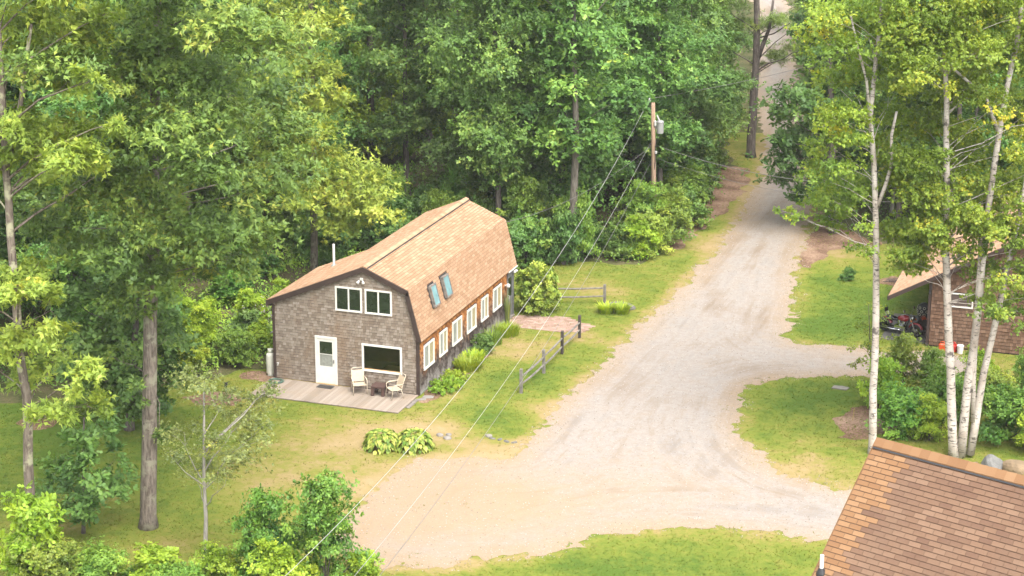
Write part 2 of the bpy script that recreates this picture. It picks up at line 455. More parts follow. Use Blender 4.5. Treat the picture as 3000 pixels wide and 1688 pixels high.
def m_litter(name, a, b_, c_):
    m, nt, b, _ = new_mat(name); co = world_co(nt)
    f = math_(nt, 'ADD', math_(nt, 'MULTIPLY', noise(nt, co, .5, 4), .5), math_(nt, 'MULTIPLY', noise(nt, co, 7, 5, .75), .5))
    nt.links.new(ramp(nt, f, [(.38, a), (.5, b_), (.62, c_)]), b.inputs['Base Color']); b.inputs['Roughness'].default_value = 1; b.inputs['Specular IOR Level'].default_value = .05
    bump(nt, b, noise(nt, co, 18, 4, .7), .8, .06)
    return m
M['lawn'] = m_lawn(); M['blade'] = m_blade(); M['gravel'] = m_road()
M['litter'] = m_litter('forest_floor', (.035, .045, .02), (.07, .075, .03), (.13, .10, .06))
M['mulch'] = m_litter('mulch', (.07, .042, .025), (.16, .10, .068), (.27, .185, .13))

# ------------------------------------------------------------------ ground sheets
def in_poly(pts, poly):
    x, y = pts[:, 0], pts[:, 1]; ins = np.zeros(len(pts), bool); n = len(poly)
    for i in range(n):
        x0, y0 = poly[i]; x1, y1 = poly[(i + 1) % n]
        if y0 == y1: continue
        c = ((y0 > y) != (y1 > y)) & (x < (x1 - x0) * (y - y0) / (y1 - y0) + x0); ins ^= c
    return ins
def sdist(pts, poly):
    d = np.full(len(pts), 1e9); n = len(poly)
    for i in range(n):
        a = np.array(poly[i]); b = np.array(poly[(i + 1) % n]); ab = b - a; L = ab @ ab
        if L < 1e-9: continue
        t = np.clip(((pts - a) @ ab) / L, 0, 1); q = a + t[:, None] * ab
        d = np.minimum(d, np.hypot(*(pts - q).T))
    return np.where(in_poly(pts, poly), -d, d)      # negative inside
def value_noise(pts, scale, seed):
    rng = np.random.default_rng(seed); G = rng.random((256, 256))
    p = pts * scale; i = np.floor(p).astype(int); f = p - i; f = f * f * (3 - 2 * f)
    def g(a, b): return G[(i[:, 0] + a) % 256, (i[:, 1] + b) % 256]
    return (g(0, 0) * (1 - f[:, 0]) + g(1, 0) * f[:, 0]) * (1 - f[:, 1]) + (g(0, 1) * (1 - f[:, 0]) + g(1, 1) * f[:, 0]) * f[:, 1]
def fbm(pts, scale, seed, oct_=4):
    a = 0; w = .5
    for o in range(oct_): a = a + w * (value_noise(pts, scale * 2 ** o, seed + o) - .5); w *= .55
    return a
def sheet(name, field, box, cell, z, mat, attrs=None):
    """marching-squares sheet of the region field(pts) < 0"""
    x0, y0, x1, y1 = box; nx = int((x1 - x0) / cell) + 1; ny = int((y1 - y0) / cell) + 1
    gx, gy = np.meshgrid(x0 + np.arange(nx) * cell, y0 + np.arange(ny) * cell, indexing='ij')
    P = np.stack([gx.ravel(), gy.ravel()], -1); F = field(P)
    idx = lambda i, j: i * ny + j
    V = []; faces = []; vid = {}
    def corner(a):
        k = ('c', a)
        if k not in vid: vid[k] = len(V); V.append(P[a])
        return vid[k]
    def cut(a, b):
        k = ('e', min(a, b), max(a, b))
        if k not in vid:
            t = F[a] / (F[a] - F[b]); vid[k] = len(V); V.append(P[a] + (P[b] - P[a]) * t)
        return vid[k]
    neg = F < 0
    N2 = neg.reshape(nx, ny)
    any_ = N2[:-1, :-1] | N2[1:, :-1] | N2[1:, 1:] | N2[:-1, 1:]
    for i, j in np.argwhere(any_):
        q = [idx(i, j), idx(i + 1, j), idx(i + 1, j + 1), idx(i, j + 1)]
        poly = []
        for a in range(4):
            u, w = q[a], q[(a + 1) % 4]
            if neg[u]: poly.append(corner(u))
            if neg[u] != neg[w]: poly.append(cut(u, w))
        if len(poly) >= 3: faces.append(poly)
    V = np.array(V)
    me = bpy.data.meshes.new(name); me.from_pydata([(p[0], p[1], z) for p in V], [], faces); me.materials.append(mat)
    for k, fn in (attrs or {}).items():
        at = me.attributes.new(k, 'FLOAT', 'POINT'); at.data.foreach_set('value', np.ascontiguousarray(fn(V), np.float32))
    me.update()
    o = link(bpy.data.objects.new(name, me)); o['kind'] = 'structure'
    return o

ROAD_L = [(-9.4, 108.6), (-6.3, 93.7), (-2.9, 77.7), (.1, 65.8), (2.4, 56.7), (4.2, 48.7), (5.1, 43.3), (6.0, 35.5), (6.3, 28.3), (6.5, 21.9), (6.5, 17.8), (6.3, 14.6), (6.3, 11.9), (6.1, 9.4), (6.2, 5.8), (5.9, 3.0), (6.0, -.2), (6.1, -3.1), (6.0, -5.4), (4.3, -6.2), (2.6, -7.0), (2.2, -8.6), (2.1, -10.7), (2.3, -12.9), (2.8, -15.2), (4.1, -16.6), (5.7, -16.4), (7.1, -16.1), (8.1, -15.0), (10.5, -13.5), (11.5, -11.9), (12.9, -10.6), (14.6, -9.9), (16.8, -9.5), (19.2, -9.4), (22.5, -9.6), (27, -10)]
ROAD_R = [(27, -4.0), (21.6, -3.8), (19.3, -4.4), (18.0, -4.0), (16.7, -3.6), (15.6, -2.7), (14.5, -1.1), (13.7, 1.1), (13.2, 4.0), (13.1, 6.0), (13.8, 7.1), (15.5, 8.0), (17.8, 8.8), (20.1, 9.6), (22.5, 10.5), (22, 13.4), (19.7, 13.4), (18.1, 12.7), (16.9, 12.9), (15.5, 12.8), (13.9, 12.6), (13.2, 13.5), (12.8, 16.2), (12.6, 18.2), (11.5, 23.7), (11.0, 27.5), (10.2, 34.1), (9.1, 39.5), (7.5, 47.5), (5.0, 57.7), (2.3, 69.7), (-.7, 83.9), (-3.1, 94.9), (-6.5, 109.7), (-20, 150), (-25, 150)]
ROAD = ROAD_L + ROAD_R
LAWN = [(-22, -34), (-22, -9), (-16.5, -6.8), (-13, -4.8), (-10.5, -2.7), (-8.4, .5), (-7.6, 1.6), (-6, 2.5), (-5, 8), (-5, 12), (-4, 18), (-1, 21.5), (1.6, 22.3), (3.2, 23), (3.9, 25.5), (3.9, 30), (3.5, 38), (2.8, 46), (0, 56), (6, 56), (9.5, 42), (11, 31.5), (14, 31), (20, 31), (26, 24), (28, -34)]
me = bpy.data.meshes.new('ground'); me.from_pydata([(-500, -300, -.004), (500, -300, -.004), (500, 700, -.004), (-500, 700, -.004)], [], [(0, 1, 2, 3)])
me.materials.append(M['litter']); g = link(bpy.data.objects.new('ground', me)); g['kind'] = 'structure'
def lawn_field(p): return sdist(p, LAWN) + fbm(p, .9, 3) * 1.6
DRYSPOTS = [(1.3, -9.8, 1.8, .75), (-1.5, -7.5, 2.2, .75), (2.5, -3.2, 1.4, .75), (1.7, .8, 1.2, .6), (2.2, 7.2, 2.0, .8), (4.4, 10.0, 1.4, .8), (2.6, 17.5, 2.2, .5), (5.0, -4.8, 1.8, .9), (5.3, .5, 1.2, .7), (-2.2, -11.5, 2.6, .75), (-7.6, -3.2, 1.6, .7), (17.2, -2.6, 1.4, .45), (5.2, 28, 2.0, .5), (4.8, 40, 2.2, .5), (-1.0, -4.8, 1.8, .65), (0.8, -4.2, 1.5, .5), (12.2, 28, 2.0, .5), (-3.0, -17.5, 1.8, .4)]
GREENSPOTS = [(3.6, 4.2, 2.2, .5), (4.8, -2.4, 1.6, .6), (14.5, 15.5, 3.2, .7), (16, 5.5, 3.0, .55), (16.5, 20, 3.5, .4), (-9, -12, 5.0, .45), (-13, -8, 4, .5), (2.0, 15.5, 2.6, .2), (15, -15, 4, .55), (2.0, -13.6, 1.6, .4), (5.0, 8.0, 1.3, .4), (3.0, -1.5, 1.5, .3), (15, 9.5, 2.5, .5), (11, -16, 3, .4)]
def dry_at(p):
    d = .06 + np.clip(1 - np.abs(sdist(p, ROAD) - .1) / .8, 0, 1) * np.where(p[:, 0] > 10, .45, .8)
    for x, y, r, a in DRYSPOTS: d = d + a * np.exp(-((p[:, 0] - x) ** 2 + (p[:, 1] - y) ** 2) / (r * r))
    for x, y, r, a in GREENSPOTS: d = d - a * np.exp(-((p[:, 0] - x) ** 2 + (p[:, 1] - y) ** 2) / (r * r))
    return d
sheet('lawn', lawn_field, (-22, -33, 28, 58), .45, .004, M['lawn'], {'dry': dry_at})
def road_field(p): return sdist(p, ROAD) + fbm(p, .6, 17, 3) * .9 + fbm(p, 3.0, 40, 4) * 1.3 + .05
def edge_at(p):
    s = sdist(p, ROAD)
    e = np.clip(1 + s / 1.5, 0, 1) * .8
    for x, y, r, a in [(4.5, -9, 3.0, .8), (4.0, -13.5, 3.2, .75), (8.0, -10.5, 3.6, .7), (12, -7.2, 4.0, .35), (17, 10.8, 3.0, .3), (10.5, 33, 3.2, .3)]:
        e = e + a * np.exp(-((p[:, 0] - x) ** 2 + (p[:, 1] - y) ** 2) / (r * r))
    return e
sheet('gravel_road', road_field, (-26, -18, 28, 152), .17, .012, M['gravel'], {'edge': edge_at, 'inset': lambda p: -sdist(p, ROAD)})
def blob_field(cx, cy, rx, ry, seed, amp=.5):
    def f(p): return np.hypot((p[:, 0] - cx) / rx, (p[:, 1] - cy) / ry) - 1 + fbm(p, 1.6, seed) * amp * 2
    return f
for i, (x, y, rx, ry) in enumerate([(18.6, 3.3, 1.3, 2.1), (-13.6, -8.2, .9, .8), (-8.0, -3.3, 1.3, .8), (-7.6, .0, .9, .6), (0.45, 3.5, .55, 4.5), (16.6, 24.0, .9, .8)]):
    sheet('mulch_bed', blob_field(x, y, rx, ry, 60 + i), (x - 3, y - 7, x + 3, y + 7), .16, .008, M['mulch'])
sheet('roadside_litter', lambda p: sdist(p, [(3.6, 26.5), (4.6, 26.5), (4.9, 34), (4.9, 40), (4.2, 46), (2.2, 46), (3.0, 38), (3.4, 32)]) + fbm(p, 1.3, 77) * 1.2, (1, 22, 9, 52), .3, .008, M['mulch'])
sheet('bare_verge', lambda p: sdist(p, [(10.2, 37), (12.0, 34), (14.5, 31), (12.4, 29), (11.9, 25), (11.3, 25), (10.7, 31)]) + fbm(p, 1.3, 79) * 1.2, (8, 20, 18, 40), .3, .008, M['mulch'])

# loose stones on the gravel: far too many to count
def pebbles():
    rng = np.random.default_rng(19); P = np.stack([rng.uniform(1.5, 24, 120000), rng.uniform(-17, 40, 120000)], -1)
    P = P[road_field(P) < .25]; P = P[rng.random(len(P)) < np.where(sdist(P, ROAD) > -1.0, .55, .28)]
    n = len(P); r = rng.uniform(.012, .034, n); a = rng.uniform(0, 6.28, n); V = np.empty((n, 4, 3))
    for k in range(3):
        b = a + k * 2.09; V[:, k] = np.stack([P[:, 0] + r * np.cos(b), P[:, 1] + r * np.sin(b), np.full(n, .010)], -1)
    V[:, 3] = np.stack([P[:, 0] + r * .2 * np.cos(a), P[:, 1] + r * .2 * np.sin(a), .012 + r * .8], -1)
    loops = (np.arange(n)[:, None, None] * 4 + np.array([[0, 1, 3], [1, 2, 3], [2, 0, 3]])[None]).reshape(-1)
    m, nt, b, _ = new_mat('loose_stone')
    nt.links.new(ramp(nt, attr(nt), [(0, (.08, .065, .055)), (.5, (.20, .172, .145)), (1, (.29, .265, .24))]), b.inputs['Base Color']); b.inputs['Roughness'].default_value = .9
    o = link(bpy.data.objects.new('loose_gravel', np_mesh('loose_gravel', V.reshape(-1, 3), 3, np.repeat(rng.random(n), 4), m, loops)))
    tag(o, 'loose pale and dark stones scattered over the gravel road', 'gravel', kind='stuff')
pebbles()
# grass tufts: far too many to count
def grass():
    rng = np.random.default_rng(9)
    P = np.stack([rng.uniform(-20, 26, 150000), rng.uniform(-32, 50, 150000)], -1)
    dens = np.where(P[:, 1] > 24, .4, 1.0)
    keep = (lawn_field(P) < 0) & (rng.random(len(P)) < dens) & (road_field(P) > -.02)
    keep &= rng.random(len(P)) > np.clip(dry_at(P), 0, .8)
    keep &= ~((P[:, 0] > -6.95) & (P[:, 0] < .05) & (P[:, 1] > -2.45) & (P[:, 1] < 12.4))
    P = P[keep]
    # weeds creeping into the gravel
    Q = np.stack([rng.uniform(1, 26, 90000), rng.uniform(-17, 45, 90000)], -1)
    s = sdist(Q, ROAD); pr = np.clip(1 + s / 1.1, 0, 1) ** 2 * .6 + .75 * np.exp(-(((Q[:, 0] - 5.3) / 1.6) ** 2 + ((Q[:, 1] + 10.6) / .9) ** 2)) + .5 * np.exp(-(((Q[:, 0] - 6.0) / 1.8) ** 2 + ((Q[:, 1] + 15.3) / .8) ** 2))
    cl = value_noise(Q, 2.6, 5) * .6 + value_noise(Q, 7, 6) * .4
    k2 = (road_field(Q) < 0) & (rng.random(len(Q)) < pr * .75) & (cl > .53)
    P = np.concatenate([P, Q[k2]])
    n = len(P); nb = 3
    B = np.repeat(P, nb, 0) + rng.normal(size=(n * nb, 2)) * .05
    h = np.repeat(rng.uniform(.025, .055, n), nb) * rng.uniform(.7, 1.3, n * nb)
    a = rng.uniform(0, 2 * math.pi, n * nb); w = rng.uniform(.012, .024, n * nb); ln = rng.uniform(.2, 1.0, n * nb) * h
    b2 = rng.uniform(0, 2 * math.pi, n * nb)
    V = np.empty((n * nb, 3, 3))
    V[:, 0] = np.stack([B[:, 0] + np.cos(a) * w, B[:, 1] + np.sin(a) * w, np.zeros(n * nb)], -1)
    V[:, 1] = np.stack([B[:, 0] - np.cos(a) * w, B[:, 1] - np.sin(a) * w, np.zeros(n * nb)], -1)
    V[:, 2] = np.stack([B[:, 0] + np.cos(b2) * ln, B[:, 1] + np.sin(b2) * ln, h], -1)
    V[:, :2, 2] += .004
    me = np_mesh('grass', V.reshape(-1, 3), 3, np.repeat(rng.random(n * nb), 3), M['blade'])
    at = me.attributes.new('dry', 'FLOAT', 'POINT'); at.data.foreach_set('value', np.repeat(dry_at(B), 3).astype(np.float32))
    o = link(bpy.data.objects.new('grass', me)); tag(o, 'short patchy lawn grass and weeds along the gravel edges', 'grass', kind='stuff')
grass()
# ------------------------------------------------------------------ building materials
def m_roof(name, stops, grain=.25, streak=None):
    m, nt, b, _ = new_mat(name); co = world_co(nt)
    c = ramp(nt, piece_rand(nt), [(t, tuple(x * .73 for x in k)) for t, k in stops])
    n = noise(nt, co, 22, 4, .7)
    c = mix(nt, math_(nt, 'MULTIPLY', n, grain), c, mix(nt, .6, c, (.05, .035, .025)))
    if streak:                                   # algae and run-off stains down the slope
        s = noise(nt, mapping(nt, mapping(nt, co, (1, 1, 1), (0, 0, streak[1])), streak[0]), 1.0, 4, .6)
        s2 = noise(nt, co, .35, 3)
        k = math_(nt, 'MULTIPLY', ramp(nt, s, [(.45, (0, 0, 0)), (.72, (1, 1, 1))]), ramp(nt, s2, [(.38, (0, 0, 0)), (.6, (1, 1, 1))]))
        c = mix(nt, math_(nt, 'MULTIPLY', k, streak[2]), c, (.12, .075, .05))
    nt.links.new(c, b.inputs['Base Color']); b.inputs['Roughness'].default_value = .95; b.inputs['Specular IOR Level'].default_value = .15
    bump(nt, b, n, .3, .01)
    return m
M['roof_tan'] = m_roof('roof_tan', [(0, (.34, .200, .115)), (.35, (.385, .235, .140)), (.7, (.42, .265, .162)), (1, (.455, .30, .19))], .2)
M['roof_pink'] = m_roof('roof_pink', [(0, (.42, .24, .14)), (.5, (.46, .29, .18)), (1, (.51, .34, .22))], .2)
M['roof_brown'] = m_roof('roof_brown', [(0, (.142, .080, .053)), (.3, (.168, .097, .062)), (.65, (.188, .111, .070)), (1, (.222, .136, .088))], .4, ((1.5, .20, .20), rad(20.4), .75))
M['roof_orange'] = m_roof('roof_orange', [(0, (.22, .116, .056)), (.5, (.255, .140, .069)), (1, (.29, .168, .087))], .25)
M['roof_under'] = simple('felt_course_shade', (.15, .085, .05), .95)  # dark felt, left bare below each tab as a painted course shadow
def m_siding(name, stops, stain=True, warm=None):
    m, nt, b, _ = new_mat(name); co = world_co(nt)
    c = ramp(nt, piece_rand(nt), [(t, tuple(x * .73 for x in k)) for t, k in stops])
    grain = noise(nt, mapping(nt, co, (16, 16, 2.2)), 3.0, 5, .7)
    c = mix(nt, math_(nt, 'MULTIPLY', grain, .6), c, mix(nt, .7, c, (.03, .022, .018)))
    if stain:
        s = noise(nt, mapping(nt, co, (.75, .75, .32)), 1.0, 5, .65)
        c = mix(nt, ramp(nt, s, [(.48, (0, 0, 0)), (.66, (.6, .6, .6))]), c, stain)
    if warm:                                     # cedar that the eaves kept dry has kept its colour
        sx = N(nt, 'ShaderNodeSeparateXYZ'); nt.links.new(co, sx.inputs[0])
        h = math_(nt, 'ADD', sx.outputs['Z'], math_(nt, 'MULTIPLY', math_(nt, 'SUBTRACT', noise(nt, mapping(nt, co, (1.2, 1.2, .5)), 1.6, 5, .7), .5), 2.4))
        k = ramp(nt, math_(nt, 'DIVIDE', h, 3.0), [(.30, (0, 0, 0)), (.62, (1, 1, 1))])
        wc = ramp(nt, piece_rand(nt), warm)
        c = mix(nt, k, c, wc)
        low = ramp(nt, math_(nt, 'DIVIDE', h, 3.0), [(.03, (.7, .7, .7)), (.2, (0, 0, 0))])
        c = mix(nt, low, c, (.26, .24, .22))
    nt.links.new(c, b.inputs['Base Color']); b.inputs['Roughness'].default_value = .95; b.inputs['Specular IOR Level'].default_value = .1
    bump(nt, b, grain, .5, .01)
    return m
M['shingle_grey'] = m_siding('shingle_grey', [(0, (.235, .185, .14)), (.4, (.30, .245, .195)), (.75, (.35, .295, .24)), (1, (.42, .36, .30))], (.19, .13, .085))
M['shingle_side'] = m_siding('shingle_side', [(0, (.045, .033, .027)), (.5, (.085, .065, .055)), (1, (.16, .135, .12))], (.03, .022, .018), [(0, (.16, .062, .022)), (.5, (.27, .11, .035)), (1, (.40, .18, .06))])
M['shingle_brown'] = m_siding('shingle_brown', [(0, (.125, .068, .042)), (.5, (.19, .108, .068)), (1, (.27, .165, .108))], (.14, .095, .065))
M['trim_brown'] = simple('trim_brown', (.055, .033, .026), .7, .25, 3)
M['white_paint'] = simple('white_paint', (.88, .85, .78), .5, .05, 4)
M['white_plastic'] = simple('white_plastic', (.78, .76, .72), .35, .05)
M['door_grey'] = simple('door_grey', (.20, .20, .20), .5, .2)
M['grey_wood'] = simple('grey_wood', (.22, .19, .165), .9, .35, 7, bmp=.3)
M['interior'] = simple('interior', (.045, .05, .04), .9, .2)
M['curtain'] = simple('curtain', (.42, .36, .20), .8, .25, 9)
M['screen'] = simple('screen', (.32, .33, .29), .6, .2, 9)
M['metal_grey'] = simple('metal_grey', (.38, .38, .38), .4, .15, 8, .5)
M['dark_metal'] = simple('dark_metal', (.03, .03, .032), .5, .2, 6)
M['oak_table'] = simple('oak_table', (.55, .33, .14), .5, .2, 5)
def m_glass(name, c, r=.06):
    m, nt, b, _ = new_mat(name)
    nt.links.new(ramp(nt, noise(nt, obj_co(nt), 2.5, 4), [(.3, c), (.8, tuple(x * 1.8 for x in c))]), b.inputs['Base Color'])
    b.inputs['Roughness'].default_value = r; b.inputs['Specular IOR Level'].default_value = .6
    return m
M['glass_dark'] = m_glass('glass_dark', (.012, .018, .010))
M['glass_screen'] = m_glass('glass_screen', (.05, .035, .03), .4)
M['glass_sky'] = m_glass('skylight_glass', (.11, .19, .20), .12)
def m_clear():
    m, nt, b, out = new_mat('clear_glass')
    g = N(nt, 'ShaderNodeBsdfGlossy'); g.inputs['Roughness'].default_value = .03
    t = N(nt, 'ShaderNodeBsdfTransparent'); t.inputs['Color'].default_value = (.72, .78, .70, 1)
    fr = N(nt, 'ShaderNodeFresnel'); fr.inputs['IOR'].default_value = 1.5
    mx = N(nt, 'ShaderNodeMixShader'); nt.links.new(fr.outputs[0], mx.inputs[0]); nt.links.new(t.outputs[0], mx.inputs[1]); nt.links.new(g.outputs[0], mx.inputs[2])
    nt.links.new(mx.outputs[0], out.inputs['Surface']); return m
M['clear'] = m_clear()

# ------------------------------------------------------------------ shingle helpers
def frame_M(o, u, w, n): return Matrix([[u[i], w[i], n[i], o[i]] for i in range(3)] + [[0, 0, 0, 1]])
def tab_mb(wd, ex, th=.007):
    """one roof tab: u across, w down the slope, n out; the lower edge lifted"""
    mb = MB(); a, b = .009, wd - .009  # tab stops short, so a dark band stands in for the shadow line
    mb.add([(a, 0, .001), (b, 0, .001), (b, ex * .88, th * .5), (a, ex * .88, th * .5), (a, 0, .003), (b, 0, .003), (b, ex * .88, th * 2.2), (a, ex * .88, th * 2.2)],
           [(4, 7, 6, 5), (3, 2, 6, 7), (0, 3, 7, 4), (1, 5, 6, 2)])
    return mb
def roof_field(parent, o, u, w, L, S, tab, ex, mat, seed, keep=None, rank=None, as_parts=0, org=(0, 0, 0), mat2=None, hole=None, u0=None):
    """shingle tabs over a slope: the nearest `as_parts` as objects, the rest joined"""
    o = Vector(o); u = Vector(u).normalized(); w = Vector(w).normalized(); n = u.cross(w)
    if n.z < 0: n = -n
    rnd = random.Random(seed); cells = []
    rows = int(math.ceil(S / ex))
    for r in range(rows):
        off = -(tab * .5) * (r % 2) + rnd.uniform(-.012, .012); k = 0; x = off
        while x < L - .01:
            a, b = max(0, x), min(L, x + tab); x += tab
            if b - a < .04: continue
            c = o + u * ((a + b) / 2) + w * ((r + .5) * ex)
            if hole and hole(c): continue
            px, py, pz = project(c)
            vis = -5 < px < 1030 and -5 < py < 582
            cells.append((pz if vis else 1e6 + pz, a, b, r, c))
    cells.sort(key=lambda t: t[0])
    proto = {}
    mb = {}
    for i, (pz, a, b, r, c) in enumerate(cells):
        p0 = o + u * a + w * (r * ex) + n * rnd.uniform(.0, .003)
        e = min(ex, S - r * ex)
        m_ = mat2(a, b, r, L, rnd) if mat2 else mat
        if i < as_parts:
            key = m_.name
            if key not in proto: proto[key] = tab_mb(tab, ex).mesh('shingle', m_)
            s = bpy.data.objects.new('shingle', proto[key]); link(s, parent)
            Mx = frame_M(p0 - Vector(org), u, w, n) @ Matrix.Diagonal(((b - a) / tab, e / ex, 1, 1))
            s.matrix_local = Mx
        else:
            q = mb.setdefault(m_.name, (MB(), m_))[0]; q.cur = rnd.random()
            t = tab_mb(b - a, e); Mx = frame_M(p0, u, w, n)
            q.add(t.v, t.f, Mx)
    for q, m_ in mb.values(): q.build('shingle_field', m_, parent, org=org, kind='stuff')

def wall_shingles(o, u, n, L, ztop, ex, mat, seed, holes, parent, org, z0=0.03, wmin=.08, wmax=.20, as_parts=0):
    """coursed wall shingles; ztop(x) limits each; holes are (x0,x1,z0,z1); the nearest ones in view are parts, the rest one part"""
    rnd = random.Random(seed); o = Vector(o); u = Vector(u); n = Vector(n); cells = []
    z = z0
    zmax = max(ztop(L * i / 50) for i in range(51))
    while z < zmax:
        x = rnd.uniform(-.1, 0)
        while x < L:
            wd = rnd.uniform(wmin, wmax); a, b = max(0, x), min(L, x + wd); x += wd
            if b - a < .02: continue
            top = min(z + ex * 1.05, ztop(a + .001), ztop(b - .001))
            if top - z < .03: continue
            segs = [(a, b)]
            for (h0, h1, g0, g1) in holes:
                if z + ex * .5 > g0 and z + ex * .5 < g1:
                    ns = []
                    for (p, q) in segs:
                        if q <= h0 or p >= h1: ns.append((p, q)); continue
                        if p < h0 - .015: ns.append((p, h0))
                        if q > h1 + .015: ns.append((h1, q))
                    segs = ns
            for (p, q) in segs:
                zb = z + .022 + rnd.uniform(-.008, .008)  # gap bares the dark wall behind, standing in for the shadow under each course
                px, py, pz = project(o + u * ((p + q) / 2) + Vector((0, 0, z)))
                cells.append((pz if 0 < px < 1020 and 0 < py < 576 else 1e6 + pz, p + .005, q - .005, zb, top, rnd.uniform(.022, .034)))
        z += ex
    order = sorted(range(len(cells)), key=lambda i: cells[i][0] / (cells[i][2] - cells[i][1])); part = set(order[:as_parts])
    V8 = [(0, 0, 0), (1, 0, 0), (1, 0, 1), (0, 0, 1), (0, 1, 0), (1, 1, 0), (1, .15, 1), (0, .15, 1)]; F4 = [(4, 5, 6, 7), (0, 1, 5, 4), (0, 4, 7, 3), (1, 2, 6, 5)]
    mb = MB(); unit_ = None
    for i, (d, p, q, zb, top, th) in enumerate(cells):
        Mx = frame_M(o + u * p + Vector((0, 0, zb)), u * (q - p), n * th, Vector((0, 0, top - zb)))
        if i in part:
            if unit_ is None: unit_ = MB().add(V8, F4).mesh('shingle', mat)
            s_ = link(bpy.data.objects.new('shingle', unit_), parent); s_.matrix_local = Matrix.Translation(-Vector(org)) @ Mx
        else:
            mb.cur = rnd.random(); mb.add(V8, F4, Mx)
    return mb.build('wall_shingles', mat, parent, org=org, kind='stuff')

def wframe(o, u, n): u = Vector(u); n = Vector(n); return frame_M(Vector(o), u, n, Vector((0, 0, 1)))
def add_window(parent, o, u, n, w, h, org, fw=.07, mats=('glass_dark', 'glass_dark'), split=.5, frame_mat='white_paint', proud=.05, label=None, midw=.06, sill=False):
    """window lying on a wall: outer size w x h, lower left corner at o; u along, n outwards"""
    Mx = wframe(o, u, n); mb = MB()
    mb.box((0, 0, h - fw), (w, proud, h), Mx); mb.box((0, 0, 0), (w, proud + .012, fw), Mx)
    mb.box((0, 0, fw), (fw, proud - .004, h - fw), Mx); mb.box((w - fw, 0, fw), (w, proud - .004, h - fw), Mx)
    f = mb.build('window', M[frame_mat], parent, org=org)
    if label: f['label'] = label
    xs = [fw, w - fw] if not split else [fw, fw + (w - 2 * fw) * split, w - fw]
    for i in range(len(xs) - 1):
        a, b = xs[i], xs[i + 1]
        if i > 0: a += midw / 2
        if i < len(xs) - 2: b -= midw / 2
        MB().box((a, .004, fw), (b, .016 + .010 * (i == 0), h - fw), Mx).build('pane', M[mats[i]], f, org=org)
    if split:
        c = xs[1]; MB().box((c - midw / 2, .004, fw), (c + midw / 2, proud - .008, h - fw), Mx).build('mullion', M[frame_mat], f, org=org)
    return f

# ------------------------------------------------------------------ the long gambrel house
H = empty('barn_house', (-3.4, 6.0, 0)); tag(H, 'long shingled gambrel-roofed house with tan roof, white windows and two skylights', 'house')
HO = (-3.4, 6.0, 0)
W_, L_ = 6.766, 12.322
RX, RZ, KX, KZ, EX, EZ, SX, SZ = -2.449, 5.529, -.41, 4.667, .169, 2.461, -7.017, 3.589
SHED_Y = 5.33
def roofline(x):        # underside line of the gable roof at x
    pts = [(SX, SZ), (RX, RZ), (KX, KZ), (EX, EZ)]
    for i in range(3):
        (a, b), (c, d) = pts[i], pts[i + 1]
        if a <= x <= c: return b + (d - b) * (x - a) / (c - a)
    return 0
PW = (-2.535, -.815, .93, 2.035)        # picture window opening
gl = lambda x: roofline(x) - .13
def gable_poly(x0, x1, z0):
    xs = sorted(set([x0, x1] + [p for p in (RX, KX) if x0 < p < x1]))
    return [(x0, z0), (x1, z0)] + [(x, gl(x)) for x in reversed(xs)]
wl_ = MB()
wl_.prism(gable_poly(-W_, PW[0], -.1), 'y', 0, .1); wl_.prism(gable_poly(PW[1], 0, -.1), 'y', 0, .1)
wl_.prism(gable_poly(PW[0], PW[1], PW[3]), 'y', 0, .1); wl_.prism([(PW[0], -.1), (PW[1], -.1), (PW[1], PW[2]), (PW[0], PW[2])], 'y', 0, .1)
wl_.build('gable_wall', M['trim_brown'], H, org=HO)
MB().box((-.1, .101, -.1), (0, L_, 2.95)).build('side_wall', M['trim_brown'], H, org=HO)
MB().prism([(-4.9, -.1), (-.101, -.1), (-.101, 2.9), (KX - .1, 4.5), (RX, 5.38), (-4.4, 4.5), (-4.9, 2.9)], 'y', L_ - .1, L_).build('back_wall', M['trim_brown'], H, org=HO)
lw = MB(); lw.box((-W_, .101, -.1), (-W_ + .1, SHED_Y - .1, 3.5)); lw.box((-4.9, SHED_Y, -.1), (-4.8, L_ - .101, 2.9)); lw.prism([(-W_, -.1), (-4.7, -.1), (-4.7, 4.3), (-W_, 3.5)], 'y', SHED_Y - .1, SHED_Y)
lw.build('side_wall', M['shingle_grey'], H, org=HO)
# roof deck
t_ = .085
front = [(SX, SZ), (RX, RZ), (KX, KZ), (EX, EZ), (EX - .09, EZ - .02), (KX - .08, KZ - .09), (RX, RZ - t_ - .02), (SX, SZ - t_)]
back = [(-5.07, EZ), (2 * RX - KX, KZ), (RX, RZ), (KX, KZ), (EX, EZ), (EX - .09, EZ - .02), (KX - .08, KZ - .09), (RX, RZ - t_ - .02), (2 * RX - KX + .08, KZ - .09), (-4.98, EZ - .02)]
roof = MB().prism(front, 'y', -.08, SHED_Y).prism(back, 'y', SHED_Y + .002, L_ + .06).build('roof', M['roof_under'], H, org=HO)
y0, yL = -.085, L_ + .145
s_up = Vector((KX - RX, 0, KZ - RZ)); s_lo = Vector((EX - KX, 0, EZ - KZ)); s_sh = Vector((SX - RX, 0, SZ - RZ))
SKY = [(1.90, 2.54), (3.36, 4.06)]; SKZ = (3.38, 4.30)
def sky_hole(c): return any(a - .05 < c.y < b + .05 for a, b in SKY) and SKZ[0] - .02 < c.z < SKZ[1] + .05
R300 = 150
roof_field(roof, (RX, y0, RZ), (0, 1, 0), s_up, yL, s_up.length, .333, .143, M['roof_tan'], 1, as_parts=130, org=HO)
roof_field(roof, (KX, y0, KZ), (0, 1, 0), s_lo, yL, s_lo.length, .333, .143, M['roof_tan'], 2, as_parts=130, org=HO, hole=sky_hole)
